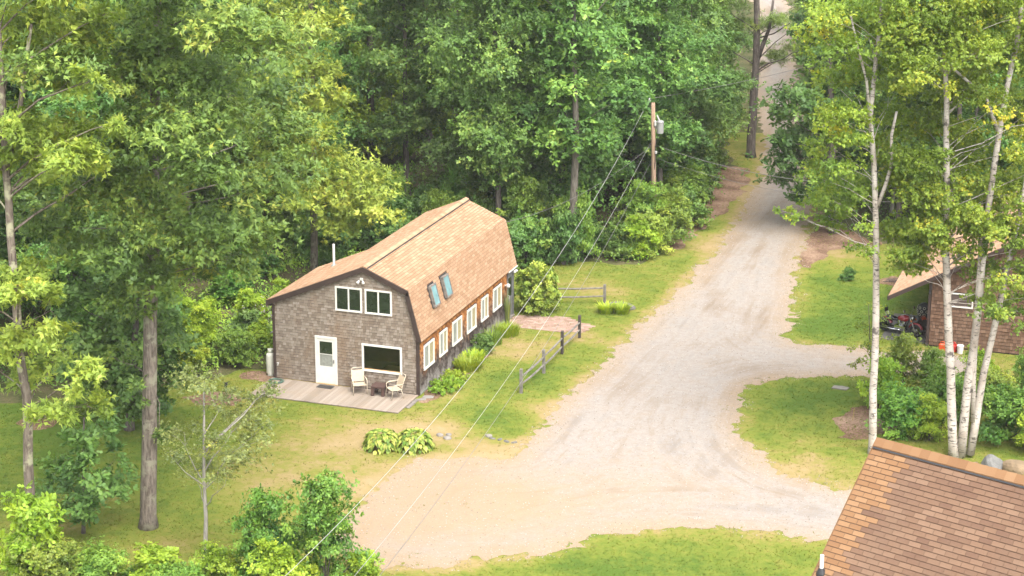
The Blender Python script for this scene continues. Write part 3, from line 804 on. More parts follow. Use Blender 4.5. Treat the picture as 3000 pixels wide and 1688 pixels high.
roof_field(roof, (RX, y0, RZ), (0, 1, 0), s_sh, SHED_Y + .09, s_sh.length, .333, .143, M['roof_tan'], 3, as_parts=30, org=HO)
s_lu = Vector((-(KX - RX), 0, KZ - RZ))
roof_field(roof, (RX, SHED_Y + .006, RZ), (0, 1, 0), s_lu, L_ + .06 - SHED_Y - .006, s_lu.length, .333, .143, M['roof_tan'], 4, org=HO)
# ridge cap pieces, lifted over a vent slot; a dark strip beside them paints their shadow line
yy = y0; capmb = None
while yy < L_:
    if capmb is None:
        c_ = MB(); a_ = .16
        c_.add([(-a_, 0, -a_ * .42 + .035), (0, 0, .04), (a_, 0, -a_ * .42 + .035), (-a_, .3, -a_ * .42 + .042), (0, .3, .047), (a_, .3, -a_ * .42 + .042),
                (-a_, 0, -a_ * .42 + .012), (a_, 0, -a_ * .42 + .022), (-a_, .3, -a_ * .42 + .012), (a_, .3, -a_ * .42 + .022)],
               [(0, 1, 4, 3), (1, 2, 5, 4), (0, 3, 8, 6), (2, 7, 9, 5), (0, 6, 7, 2, 1)])
        capmb = c_.mesh('ridge_cap', M['roof_tan'])
    o_ = link(bpy.data.objects.new('ridge_cap', capmb), roof); o_.location = (RX - HO[0], yy - HO[1], RZ); yy += .292
MB().box((RX + .162, y0 + .02, RZ - .10), (RX + .215, L_ + .05, RZ - .050)).build('ridge_shade_strip', M['dark_metal'], roof, org=HO)
# rake, fascia and corner boards
rk = [(SX, SZ), (RX, RZ), (KX, KZ), (EX, EZ)]
def rake(y, nm='rake_board'):
    for i in range(3):
        (a, b), (c, d) = rk[i], rk[i + 1]
        dz = .23 if i < 2 else .02; dx = 0 if i < 2 else .20
        if i < 2: P = [(a, b - .012), (c, d - .012), (c, d - dz), (a, b - dz)]
        else: P = [(a, b - .012), (c - .005, d), (c - dx, d), (a - .14, b - .215)]
        MB().prism(P, 'y', y, y + .05).build(nm, M['trim_brown'], H, org=HO)
rake(-.135)
MB().box((SX, -.13, SZ - .24), (SX + .06, SHED_Y, SZ - .03)).build('fascia_board', M['trim_brown'], H, org=HO)
MB().box((SX + .06, -.08, SZ - .235), (-W_ - .002, SHED_Y, SZ - .21)).build('soffit', M['trim_brown'], H, org=HO)
MB().box((.005, -.08, 2.43), (.15, L_ - 1.2, 2.452)).build('soffit', M['trim_brown'], H, org=HO)
MB().box((.03, L_ - 1.15, 2.40), (.20, L_ + .1, 2.455)).build('eave_flashing', M['white_paint'], H, org=HO)
cb = MB(); cb.box((-W_ - .025, -.04, .03), (-W_ + .10, -.001, 3.42)); cb.build('corner_board', M['trim_brown'], H, org=HO)
cb = MB(); cb.box((-.10, -.04, .03), (.028, -.001, 2.95)); cb.box((.001, 0.0, .03), (.028, .09, 2.72)); cb.build('corner_board', M['trim_brown'], H, org=HO)
MB().box((.001, L_ - .1, .03), (.03, L_ + .03, 2.42)).build('corner_board', M['door_grey'], H, org=HO)
MB().box((.001, .1, .02), (.035, 11.3, .10)).build('sill_board', M['screen'], H, org=HO)
# gable siding
DX0, DX1 = -4.786, -3.76
U1 = (-3.788, -2.552); U2 = (-2.42, -1.18); UZ = (3.455, 4.545)
holes = [(DX0 + W_ + .0, DX1 + W_, 0, 2.13), (PW[0] + W_ - .06, PW[1] + W_ + .06, PW[2] - .06, PW[3] + .06), (U1[0] + W_, U1[1] + W_, UZ[0], UZ[1]), (U2[0] + W_, U2[1] + W_, UZ[0], UZ[1])]
wall_shingles((-W_, 0, 0), (1, 0, 0), (0, -1, 0), W_, lambda x: gl(x - W_) - .02, .127, M['shingle_grey'], 11, holes, H, HO, .065, as_parts=190)
sidewin = [(.52, 1.74), (2.38, 3.32), (3.97, 5.18), (5.85, 7.04), (7.72, 8.65), (9.35, 10.53)]
SD = (11.36, 12.2)
holes = [(a, b, .98, 2.08) for a, b in sidewin] + [(SD[0] - .02, SD[1] + .02, 0, 2.26)]
wall_shingles((0, 0, 0), (0, 1, 0), (1, 0, 0), L_, lambda y: 2.42, .127, M['shingle_side'], 12, holes, H, HO, .10, as_parts=100)
# windows
for (a, b) in (U1, U2): add_window(H, (a, 0, UZ[0]), (1, 0, 0), (0, -1, 0), b - a, UZ[1] - UZ[0], HO, .075)
Mx = wframe((PW[0] - .065, 0, PW[2] - .065), (1, 0, 0), (0, -1, 0)); pw, ph = PW[1] - PW[0] + .13, PW[3] - PW[2] + .13
mb = MB(); f_ = .085
mb.box((0, 0, ph - f_), (pw, .055, ph), Mx); mb.box((0, 0, 0), (pw, .065, f_), Mx); mb.box((0, 0, f_), (f_, .05, ph - f_), Mx); mb.box((pw - f_, 0, f_), (pw, .05, ph - f_), Mx)
pwo = mb.build('window', M['white_paint'], H, org=HO); pwo['label'] = 'wide picture window with white frame'
MB().box((PW[0] + .02, .02, PW[2] + .02), (PW[1] - .02, .026, PW[3] - .02)).build('pane', M['clear'], pwo, org=HO)
ws = MB(); ws.box((PW[0] + .021, -.02, PW[2] + .02), (PW[1] - .021, .018, PW[2] + .05)); ws.build('inner_sill', M['oak_table'], pwo, org=HO)
# the room behind the picture window
rm = MB(); X0, X1, Y1 = -4.2, -.12, 3.6
rm.box((X0, .102, .02), (X1, Y1, .06)); rm.box((X0, Y1, .06), (X1, Y1 + .05, 2.3)); rm.box((X0 - .05, .102, .06), (X0, Y1, 2.3)); rm.box((X1 - .02, .102, .06), (X1 + .01, Y1, 2.3)); rm.box((X0, .102, 2.3), (X1, Y1, 2.35))
rm.build('room', M['interior'], H, org=HO)
tb = empty('indoor_table', (-1.25, .75, .06)); tag(tb, 'pale wooden table standing indoors behind the picture window', 'table')
MB().box((-.62, -.32, .72), (.62, .38, .76)).build('tabletop', M['oak_table'], tb)
for sx in (-.55, .55):
    for sy in (-.25, .31): MB().box((sx - .035, sy - .035, 0), (sx + .035, sy + .035, .72)).build('leg', M['oak_table'], tb)
for i, (a, b) in enumerate(sidewin): add_window(H, (0, a, .98), (0, 1, 0), (1, 0, 0), b - a, 1.10, HO, .085 if b - a > 1 else .075, ('screen', 'curtain'), .5, proud=.06, midw=.09)
# white front door
dr = MB(); Mx = wframe((DX0, 0, .06), (1, 0, 0), (0, -1, 0)); dw = DX1 - DX0
dr.box((0, 0, 0), (.10, .05, 2.06), Mx); dr.box((dw - .10, 0, 0), (dw, .05, 2.06), Mx); dr.box((0, 0, 2.06), (dw, .055, 2.16), Mx)
dfr = dr.build('door_frame', M['white_paint'], H, org=HO)
d2 = MB(); a, b = .105, dw - .105
d2.box((a, .005, .02), (b, .03, .80), Mx); d2.box((a, .005, 1.92), (b, .03, 2.05), Mx); d2.box((a, .005, .80), (a + .10, .03, 1.92), Mx); d2.box((b - .12, .005, .80), (b, .03, 1.92), Mx)
dd = d2.build('door', M['white_paint'], H, org=HO); dd['label'] = 'white half-glazed front door'
MB().box((a + .10, .008, 1.36), (b - .12, .016, 1.92), Mx).build('pane', M['glass_dark'], dd, org=HO)
MB().box((a + .10, .008, .80), (b - .12, .016, 1.335), Mx).build('pane', M['screen'], dd, org=HO)
MB().box((a + .10, .008, 1.335), (b - .12, .034, 1.36), Mx).build('glazing_bar', M['white_paint'], dd, org=HO)
MB().box((b - .075, .03, .98), (b - .035, .075, 1.14), Mx).build('handle', M['metal_grey'], dd, org=HO)
MB().box((0, 0, -.02), (dw, .09, .015), Mx).build('threshold', M['oak_table'], dfr, org=HO)
# grey storm door at the far end of the long side
Mx = wframe((0, SD[0], .06), (0, 1, 0), (1, 0, 0)); dw = SD[1] - SD[0]; dr = MB()
dr.box((0, 0, 0), (.08, .05, 2.1), Mx); dr.box((dw - .08, 0, 0), (dw, .05, 2.1), Mx); dr.box((-.05, 0, 2.1), (dw + .05, .08, 2.2), Mx)
dfr = dr.build('door_frame', M['door_grey'], H, org=HO); d2 = MB()
d2.box((.085, .005, .02), (dw - .085, .03, 1.0), Mx); d2.box((.085, .005, 1.95), (dw - .085, .03, 2.09), Mx); d2.box((.085, .005, 1.0), (.17, .03, 1.95), Mx); d2.box((dw - .17, .005, 1.0), (dw - .085, .03, 1.95), Mx)
dd = d2.build('door', M['metal_grey'], H, org=HO); dd['label'] = 'grey side door with tall glass'
MB().box((.17, .008, 1.0), (dw - .17, .015, 1.95), Mx).build('pane', M['glass_dark'], dd, org=HO)
MB().tube([Mx @ Vector((.14, .03, .95)), Mx @ Vector((.14, .09, .97)), Mx @ Vector((.14, .09, 1.12)), Mx @ Vector((.14, .03, 1.14))], .012, 6).build('handle', M['white_plastic'], dd, org=HO)
MB().box((0, 0, -.05), (dw, .14, .012), Mx).build('threshold', M['grey_wood'], dfr, org=HO)
# lamps and fittings
gb = MB().lathe([(.02, -.11), (.07, -.09), (.10, -.03), (.105, .01), (.09, .06), (.05, .095), (.012, .105)], 14, (.17, 11.1, 1.80)).build('globe_lamp', M['white_plastic'], H, smooth=True, org=HO)
MB().lathe([(.05, 0), (.05, .02), (.025, .03), (.025, .08)], 10, M=wframe((0.015, 11.1, 1.80), (0, 1, 0), (0, 0, 1)) @ Matrix.Rotation(rad(-90), 4, 'X') if False else Matrix.Translation((.005, 11.1, 1.8)) @ Matrix.Rotation(rad(90), 4, 'Y')).build('bracket', M['white_plastic'], gb, org=HO)
def flood(p, n_, u_):
    p = Vector(p); n_ = Vector(n_); u_ = Vector(u_)
    b_ = MB(); Mx = frame_M(p, u_, n_, (0, 0, 1)); b_.box((-.07, 0, -.03), (.07, .035, .09), Mx); fl = b_.build('flood_lamp', M['white_plastic'], H, org=HO, bev=.01)
    for s in (-1, 1):
        q = p + u_ * (.10 * s) + n_ * .10 + Vector((0, 0, -.05)); d = (n_ * .6 + u_ * .35 * s + Vector((0, 0, -.7))).normalized()
        R_ = d.to_track_quat('Z', 'Y').to_matrix().to_4x4()
        MB().lathe([(.02, -.05), (.035, -.02), (.06, .05), (.065, .10), (.05, .11)], 10, M=Matrix.Translation(q) @ R_).build('lamp_head', M['white_plastic'], fl, smooth=True, org=HO)
flood((-2.55, -.02, 4.93), (0, -1, 0), (1, 0, 0)); flood((.02, L_ - .12, 2.30), (1, 0, 0), (0, 1, 0))
sp = MB(); sp.tube([(-6.56, -.02, .72), (-6.56, -.09, .72), (-6.56, -.11, .66)], .018, 7); sp.lathe([(.05, -.006), (.05, .006)], 9, (-6.56, -.09, .775)); sp.box((-6.565, -.095, .72), (-6.555, -.085, .775))
sp.build('spigot', M['white_plastic'], H, org=HO)
vp = MB().lathe([(.055, 0), (.055, 1.04), (.045, 1.04), (.045, 1.0)], 12, (-5.52, 3.78, 4.19)).build('vent_pipe', M['white_paint'], H, smooth=False, org=HO)
MB().lathe([(.14, 0), (.13, .02), (.075, .09), (.06, .10)], 12, (-5.52, 3.78, 4.22)).build('flashing_boot', M['screen'], vp, org=HO)
# skylights on the steep slope
nlo = Vector((s_lo.z, 0, -s_lo.x)); nlo = -nlo if nlo.x < 0 else nlo; nlo.normalize(); wlo = s_lo.normalized()
for a, b in SKY:
    t0 = (KZ - SKZ[1]) / -wlo.z; t1 = (KZ - SKZ[0]) / -wlo.z
    Mx = frame_M(Vector((KX, a, KZ)) + wlo * t0, (0, 1, 0), wlo, nlo); wd, ln = b - a, t1 - t0
    k = MB(); e = .055
    k.box((0, 0, 0), (wd, e, .15), Mx); k.box((0, ln - e, 0), (wd, ln, .15), Mx); k.box((0, e, 0), (e, ln - e, .148), Mx); k.box((wd - e, e, 0), (wd, ln - e, .148), Mx)
    sk = k.build('skylight', M['grey_wood'], H, org=HO)
    MB().box((e, e, .10), (wd - e, ln - e, .125), Mx).build('pane', M['glass_sky'], sk, org=HO)
    MB().box((-.07, -.06, .012), (wd + .03, ln + .05, .02), Mx).build('flashing', M['dark_metal'], sk, org=HO)
# small awning on the hidden left side
aw = MB().prism([(-8.02, 1.30), (-W_ - .001, 1.80), (-W_ - .001, 1.76), (-8.02, 1.26)], 'y', 2.2, 3.8).build('awning', M['screen'], H, org=HO)
MB().bar((-7.9, 2.3, 1.26), (-W_ - .01, 2.3, .62), .07, .07).bar((-7.9, 3.7, 1.26), (-W_ - .01, 3.7, .62), .07, .07).build('brace', M['trim_brown'], aw, org=HO)

# ------------------------------------------------------------------ deck and what stands on it
M['plank'] = m_siding('deck_plank', [(0, (.32, .26, .205)), (.5, (.385, .32, .26)), (1, (.45, .385, .32))], (.24, .18, .13))
dk = empty('wooden_deck', (-3.4, -1.2, 0)); tag(dk, 'low weathered plank deck along the gable end below the front door', 'deck')
rnd = random.Random(4); x = -6.86; pm = None
while x < -.02:
    if pm is None: pm = MB().box((.004, -2.36, .028), (.136, -.045, .062)).mesh('plank', M['plank'], org=(0, 0, 0))
    p = link(bpy.data.objects.new('plank', pm), dk); p.location = (x + 3.4, 1.2, rnd.uniform(-.002, .002)); p.rotation_euler.z = rnd.uniform(-.0012, .0012); x += .14
MB().box((-6.8, -2.30, -.01), (-.03, -2.26, .027)).box((-6.8, -1.2, -.01), (-.03, -1.14, .027)).box((-6.8, -.2, -.01), (-.03, -.14, .027)).build('joists', M['grey_wood'], dk, org=(-3.4, -1.2, 0))
M['sling'] = simple('sling_fabric', (.62, .50, .35), .8, .1, 14); M['chair_frame'] = simple('chair_frame', (.66, .57, .43), .45, .08, 5)
def chair(loc, rz, label):
    # local: seat faces -y
    c = empty('patio_chair', loc, rz); tag(c, label, 'chair', 'sling chairs on the deck')
    w = .27
    MB().add([(-w, -.25, .42), (w, -.25, .42), (w, 0, .385), (-w, 0, .385), (w, .22, .40), (-w, .22, .40), (-w, -.25, .41), (w, -.25, .41), (w, 0, .375), (-w, 0, .375), (w, .22, .39), (-w, .22, .39)],
             [(0, 1, 2, 3), (3, 2, 4, 5), (6, 9, 8, 7), (9, 11, 10, 8), (0, 6, 7, 1)]).build('seat', M['sling'], c)
    bk = MB(); w2 = .25
    bk.add([(-w2, .215, .45), (w2, .215, .45), (w2, .30, .72), (-w2, .30, .72), (w2, .385, .93), (.15, .38, .905), (-.15, .38, .905), (-w2, .385, .93),
            (-w2, .225, .45), (w2, .225, .45), (w2, .31, .72), (-w2, .31, .72), (w2, .395, .93), (.15, .39, .905), (-.15, .39, .905), (-w2, .395, .93)],
           [(0, 1, 2, 3), (3, 2, 4, 5, 6, 7), (8, 11, 10, 9), (11, 15, 14, 13, 12, 10)]); bk.build('backrest', M['sling'], c)
    fr = MB()
    fr.tube([(-w, .2, .40), (-w2 - .01, .22, .46), (-w2 - .01, .30, .72), (-w2 - .01, .40, .97), (-.18, .425, 1.0), (.18, .425, 1.0), (w2 + .01, .40, .97), (w2 + .01, .30, .72), (w2 + .01, .22, .46), (w, .2, .40)], .016, 6)
    fr.build('back_frame', M['chair_frame'], c, smooth=True)
    MB().tube([(-w, .22, .40), (-w, -.26, .41), (w, -.26, .41), (w, .22, .40)], .015, 6).build('seat_frame', M['chair_frame'], c, smooth=True)
    for s in (-1, 1):
        MB().tube([(s * (w + .03), -.30, 0), (s * (w + .03), -.24, .40), (s * (w + .03), -.25, .58), (s * (w + .03), -.20, .62)], .016, 6).build('leg', M['chair_frame'], c, smooth=True)
        MB().tube([(s * (w + .01), .30, 0), (s * (w + .01), .17, .40)], .015, 6).build('leg', M['chair_frame'], c, smooth=True)
        MB().tube([(s * (w + .03), -.24, .615), (s * (w + .035), -.05, .645), (s * (w + .03), .15, .63), (s * (w2 + .015), .30, .66)], [.022, .024, .02, .014], 6).build('armrest', M['chair_frame'], c, smooth=True)
    return c
chair((-2.50, -.62, .062), rad(34), 'tan sling patio chair on the left of the brown table, facing out')
chair((-.84, -.66, .062), rad(-42), 'tan sling patio chair on the right of the brown table, turned sideways')
M['brown_plastic'] = simple('brown_plastic', (.10, .055, .045), .6, .25, 5)
t = empty('side_table', (-1.60, -.52, .062), rad(4)); tag(t, 'low square dark brown table with thick legs between the two chairs', 'table')
tp = MB(); [tp.box((-.30, -.30 + i * .101, .40), (.30, -.30 + i * .101 + .095, .435)) for i in range(6)]; tp.box((-.29, -.29, .36), (.29, .29, .399)); tp.build('tabletop', M['brown_plastic'], t)
for sx in (-1, 1):
    for sy in (-1, 1): MB().box((sx * .23 - .06, sy * .23 - .06, 0), (sx * .23 + .06, sy * .23 + .06, .36)).build('leg', M['brown_plastic'], t, bev=.008)
mt = empty('doormat', (-4.17, -.43, .064), rad(-2)); tag(mt, 'dark grey rectangular doormat on the deck below the white door', 'doormat')
MB().box((-.36, -.19, 0), (.36, .19, .014)).build('mat', M['dark_metal'], mt, bev=.004)
MB().box((-.31, -.14, .0145), (.31, .14, .018)).build('mat_field', simple('mat_field', (.05, .045, .04), .95, .5, 30), mt)
M['hose_green'] = simple('hose_green', (.10, .20, .15), .4, .2); M['hose_yellow'] = simple('hose_yellow', (.45, .34, .12), .5, .2)
hp = []
for i in range(150):
    a = i / 150 * 2 * math.pi * 6; r = .30 + .05 * math.sin(a * .37) + .02 * math.sin(a * 1.7); hp.append((-6.46 + r * math.cos(a), -.52 + r * .85 * math.sin(a), .078 + .012 * (i // 30) + .006 * math.sin(a * 2.3)))
tag(MB().tube(hp, .011, 5).build('garden_hose', M['hose_green'], smooth=True), 'coiled green garden hose lying at the left end of the deck', 'hose')
hp = [(-6.30, -.10, .08)] + [(-6.2 + i * .28, -.075 + .02 * math.sin(i * 1.3), .078) for i in range(5)] + [(-4.75, -.12, .078), (-4.3, -.15, .082), (-3.8, -.14, .08), (-3.5, -.12, .078), (-3.2, -.10, .078), (-2.95, -.12, .09), (-2.9, -.09, .2), (-2.92, -.05, .34)]
tag(MB().tube(hp, .010, 5).build('extension_cord', M['hose_yellow'], smooth=True), 'yellow cord running along the foot of the gable wall', 'cord')
# propane cylinder
M['tank_white'] = simple('tank_white', (.78, .77, .66), .45, .1, 3)
pt = empty('propane_tank', (-7.12, .36, 0)); tag(pt, 'tall cream white propane cylinder standing at the left corner of the house', 'gas tank')
MB().lathe([(.17, 0), (.17, .06), (.165, .06), (.195, .10), (.205, .16), (.205, .88), (.19, .97), (.13, 1.04), (.05, 1.07)], 20).build('body', M['tank_white'], pt, smooth=True)
cl = MB(); cl.lathe([(.115, 1.04), (.12, 1.22), (.105, 1.22), (.10, 1.05)], 14); cl.build('collar', M['tank_white'], pt, smooth=True)
MB().lathe([(.03, 1.06), (.03, 1.14), (.045, 1.15), (.045, 1.17)], 8).build('valve', M['metal_grey'], pt)
MB().tube([(.02, 0, 1.12), (.12, .02, 1.10), (.20, .06, .9), (.26, .1, .7)], .008, 5).build('gas_hose', M['dark_metal'], pt)

# ------------------------------------------------------------------ stepping stones, path, boulders
M['stone_pale'] = simple('stone_pale', (.27, .245, .215), .9, .2, 4, bmp=.4); M['granite'] = simple('granite', (.17, .158, .145), .9, .35, 9, bmp=.6); M['boulder_tan'] = simple('boulder_tan', (.24, .17, .10), .9, .3, 3, bmp=.6)
M['boulder_grey'] = simple('boulder_grey', (.19, .185, .175), .9, .25, 4, bmp=.6)
def rock_mesh(name, rx, ry, rz, seed, mat, n=2, sink=.25, amp=.22):
    bm = __import__('bmesh').new(); __import__('bmesh').ops.create_icosphere(bm, subdivisions=n, radius=1)
    P = np.array([v.co[:] for v in bm.verts]); rng = np.random.default_rng(seed)
    K = rng.normal(size=(5, 3)); d = 1 + sum(np.sin(P @ k * 1.7 + i) for i, k in enumerate(K)) * amp / 3
    for v, p, s in zip(bm.verts, P, d): v.co = (p[0] * s * rx, p[1] * s * ry, max(p[2] * s, -sink * 1.5) * rz + sink * rz)
    me = bpy.data.meshes.new(name); bm.to_mesh(me); bm.free(); me.materials.append(mat)
    return me
def rock(name, loc, r, seed, mat, label, cat, group=None, rz=0, n=2, amp=.22):
    o = link(bpy.data.objects.new(name, rock_mesh(name, *r, seed, mat, n, amp=amp))); o.location = loc; o.rotation_euler.z = rz
    return tag(o, label, cat, group)
rock('boulder', (24.05, -.25, -.05), (.46, .40, .42), 3, M['boulder_grey'], 'grey rounded boulder at the foot of the birch stems', 'boulder', n=3)
rock('boulder', (25.05, -.1, -.08), (.62, .45, .40), 8, M['boulder_tan'], 'tan flat-topped boulder at the right edge beside the grey one', 'boulder', n=3)
rock('boulder', (23.4, -.15, -.05), (.20, .16, .13), 12, M['boulder_tan'], 'small low brown stone beside the birch roots', 'boulder', n=2)
for i, (p, rz, sx, sy, lb) in enumerate([((.42, -.02, .0), .3, .26, .17, 'pale flat stepping stone touching the house corner'), ((.25, -.42, .0), .5, .24, .10, 'narrow pale stepping stone beside the deck corner')]):
    o = MB().prism([(-sx, -sy * .8), (-sx * .3, -sy), (sx * .8, -sy * .9), (sx, sy * .3), (sx * .5, sy), (-sx * .7, sy * .85)], 'z', -.02, .04).build('stepping_stone', M['stone_pale'], bev=.01); o.location = p; o.rotation_euler.z = rz; tag(o, lb, 'stone')
o = MB().box((-.09, -.55, 0), (.09, .55, .05)).build('step_board', M['grey_wood'], bev=.008); o.location = (.02, -1.05, 0); o.location.x = .11; tag(o, 'weathered short board on the grass against the deck end', 'board')
for i, (x, y, r, lb) in enumerate([(2.55, -4.15, .15, 'white rounded stone nearest the hostas'), (2.85, -3.95, .13, 'small white stone in the middle of the three by the hostas'), (2.95, -4.35, .17, 'largest white stone beside the hosta bed'), (4.45, -3.55, .16, 'single pale stone at the start of the low stone edging')]):
    rock('garden_stone', (x, y, 0), (r, r * .8, r * .6), 20 + i, M['stone_pale'], lb, 'stone')
sm = [rock_mesh('edging_stone', .16, .10, .07, 40 + i, M['granite'], 1) for i in range(3)]
ed = empty('stone_edging', (5.0, -3.9, 0)); tag(ed, 'low row of flat stones edging the grass above the driveway', 'edging')
for i in range(4):
    s = link(bpy.data.objects.new('stone', sm[i % 3]), ed); s.location = (-.35 + i * .33, .16 - .07 * i + .08 * (i % 2), -.02); s.rotation_euler.z = i * 1.3
# granite log-shaped stone behind the daylilies
rock('granite_block', (4.55, 14.95, 0), (.78, .30, .27), 5, M['granite'], 'long grey granite stone lying behind a grass clump by the road', 'stone', rz=.2, n=3, amp=.10)
# brick path
M['brick'] = m_roof('path_brick', [(0, (.30, .19, .145)), (.5, (.37, .25, .195)), (1, (.44, .32, .255))], .35)
bp = MB(); rnd = random.Random(6); PATH = [(.15, 12.15), (2.5, 12.75), (4.3, 11.75), (3.9, 10.55), (1.1, 10.35), (.15, 10.9)]
for i in range(24):
    for j in range(13):
        cx_, cy_ = .1 + i * .21 + (.105 if j % 2 else 0), 10.3 + j * .21
        if in_poly(np.array([[cx_, cy_]]), PATH)[0]:
            bp.cur = rnd.random(); z = .022 + rnd.uniform(-.003, .003); bp.box((cx_ - .10, cy_ - .10, -.02), (cx_ + .10, cy_ + .10, z))
o = bp.build('brick_path', M['brick'], kind='structure')

# ------------------------------------------------------------------ rail fences
M['rail_grey'] = simple('rail_grey', (.21, .19, .165), .9, .35, 5, bmp=.4); M['rail_dark'] = simple('rail_dark', (.075, .06, .05), .9, .4, 5, bmp=.4)
def fence(name, posts, label, h=1.05, dark=(), rails=True, lead=None):
    f = empty(name, (posts[0][0], posts[0][1], 0)); tag(f, label, 'fence'); og = (posts[0][0], posts[0][1], 0); rnd = random.Random(len(posts))
    for i, (x, y) in enumerate(posts):
        mb = MB(); a = .058; lean = rnd.uniform(-.02, .02)
        mb.add([(x - a, y - a, -.1), (x + a, y - a, -.1), (x + a, y + a, -.1), (x - a, y + a, -.1), (x - a + lean, y - a, h), (x + a + lean, y - a, h), (x + a + lean, y + a, h + .03), (x - a + lean, y + a, h + .03)], [(0, 3, 2, 1), (4, 5, 6, 7), (0, 1, 5, 4), (1, 2, 6, 5), (2, 3, 7, 6), (3, 0, 4, 7)])
        mb.build('post', M['rail_dark' if i in dark else 'rail_grey'], f, org=og)
    P = ([lead] if lead else []) + list(posts)
    for i in range(len(P) - 1):
        for z in (.78, .38):
            a, b = Vector((*P[i], z + rnd.uniform(-.03, .03))), Vector((*P[i + 1], z + rnd.uniform(-.03, .03))); m_ = a.lerp(b, .5) + Vector((0, 0, -.03))
            MB().tube([a, m_, b], [.038, .05, .038], 5).build('rail', M['rail_grey'], f, org=og)
    return f
fence('rail_fence', [(4.0, 1.8), (4.1, 4.6), (4.05, 7.4), (4.1, 9.9)], 'split rail fence of four posts along the lawn beside the driveway', 1.08, (2, 3))
fence('rail_fence', [(3.65, 15.5)], 'short two-rail fence running from the rhododendron to a single post', .95, (), lead=(.9, 14.4))

# ------------------------------------------------------------------ utility pole and wires
M['pole_wood'] = bark('pole_wood', (.16, .105, .07), (.32, .225, .16), (14, 14, .8)); M['steel_wire'] = simple('steel_wire', (.52, .50, .475), .45, .1, 5, .2); M['wire_dark'] = simple('wire_dark', (.20, .19, .18), .5, .2)
M['transformer'] = simple('transformer_paint', (.34, .34, .33), .45, .1, 5); M['porcelain'] = simple('porcelain', (.55, .54, .52), .3, .1)
def pole(loc, label, trans=True):
    p = empty('utility_pole', loc); tag(p, label, 'utility pole')
    L = lambda z: (-.030 * z * .945, -.030 * z * .326)          # the pole leans a little
    MB().tube([(0, 0, -.2), (*L(2.5), 2.5), (*L(5), 5), (*L(7.63), 7.63)], [.155, .14, .125, .11], 12).build('post', M['pole_wood'], p, smooth=True)
    tx, ty = L(7.6)
    MB().tube([(tx - .10, ty - .05, 7.3), (tx - .19, ty - .07, 7.72)], .02, 6).build('pin', M['dark_metal'], p)
    MB().lathe([(.03, 7.68), (.055, 7.72), (.055, 7.77), (.035, 7.81), (.05, 7.84), (.03, 7.88)], 8, (tx - .19, ty - .07, 0)).build('insulator', M['porcelain'], p)
    for z in (5.38, 4.25): MB().box((L(z)[0] - .19, L(z)[1] - .10, z - .06), (L(z)[0] - .11, L(z)[1] + .02, z + .04)).build('clamp', M['dark_metal'], p)
    if trans:
        cx_, cy_ = L(6.4)[0] + .37, L(6.4)[1] + .05
        tr = MB().lathe([(.17, 5.98), (.19, 6.0), (.19, 6.56), (.205, 6.57), (.205, 6.61), (.17, 6.66), (.07, 6.70)], 16, (cx_, cy_, 0)).build('transformer', M['transformer'], p, smooth=False)
        MB().box((cx_ - .28, cy_ - .06, 6.2), (cx_ - .16, cy_ + .04, 6.45)).build('bracket', M['metal_grey'], tr); MB().tube([(cx_ - .06, cy_, 6.68), (cx_ - .14, cy_, 6.86), (cx_ - .18, cy_, 6.97)], [.045, .05, .02], 8).build('bushing', M['porcelain'], tr)
        MB().lathe([(.03, 6.36), (.065, 6.40), (.065, 6.64), (.03, 6.70)], 9, (cx_ - .24, cy_ - .14, 0)).build('arrester', M['porcelain'], tr)
        MB().lathe([(.03, -.08), (.07, -.06), (.07, .06), (.03, .08)], 9, (.02, -.14, 4.95)).build('service_box', M['porcelain'], p)
        cb_ = MB(); cb_.tube([(.2, -.1, 6.0), (.02, -.15, 5.6), (.0, -.17, 5.1), (.02, -.16, 4.7), (-.02, -.15, 4.3), (-.03, -.14, 4.0)], .018, 5); cb_.tube([(-.04, -.12, 5.3), (.05, -.14, 5.0), (.0, -.16, 4.5), (-.02, -.14, 4.1)], .015, 5); cb_.build('cables', M['dark_metal'], p)
    return p
PX, PY = 2.876, 27.506; UW = (.09585, -.9954)
pole((PX, PY, 0), 'wooden utility pole with a grey transformer standing in bushes by the road')
pole((PX + UW[0] * 78, PY + UW[1] * 78, 0), 'plain wooden utility pole at the near end of the overhead wires', False)
for (ox, oy, c2, c1, c0, r, mt_, lb) in [(2.479, 27.369, .0022, -.16048, 7.856, .0095, 'steel_wire', 'uppermost and brightest of the three overhead wires crossing the yard'), (2.554, 27.395, .0017, -.12758, 5.386, .008, 'steel_wire', 'middle one of the three overhead wires crossing the yard'), (2.564, 27.398, .0016, -.11997, 4.251, .010, 'wire_dark', 'lowest and darkest of the three overhead wires crossing the yard')]:
    pts = []
    for i in range(53):
        s = 78 * i / 52; pts.append((ox + UW[0] * s, oy + UW[1] * s, c0 + c1 * s + c2 * s * s))
    tag(MB().tube(pts, r, 5).build('power_line', M[mt_], smooth=True), lb, 'wire')
def wire(a, b, sag, lb, r=.012, mt_='wire_dark'):
    a, b = Vector(a), Vector(b); pts = [a.lerp(b, i / 24) - Vector((0, 0, sag * 4 * (i / 24) * (1 - i / 24))) for i in range(25)]
    tag(MB().tube(pts, r, 5).build('power_line', M[mt_], smooth=True), lb, 'wire')
wire((PX - .25, PY, 5.3), (-.35, L_ + .1, 4.55), .6, 'slack service cable running from the pole to the back of the tan-roofed house', .010, 'wire_dark')
wire((2.479, 27.369, 7.85), (16.5, 62, 8.6), .7, 'top wire leading away from the pole across the road', .013)
wire((PX + .0, PY, 5.3), (19.0, 24.2, 5.4), .9, 'service cable crossing the road from the pole to the brown neighbour house', .014)
wire((PX + .0, PY, 4.6), (19.0, 23.8, 4.5), .8, 'lower thin cable crossing the road below the other service cable', .010)
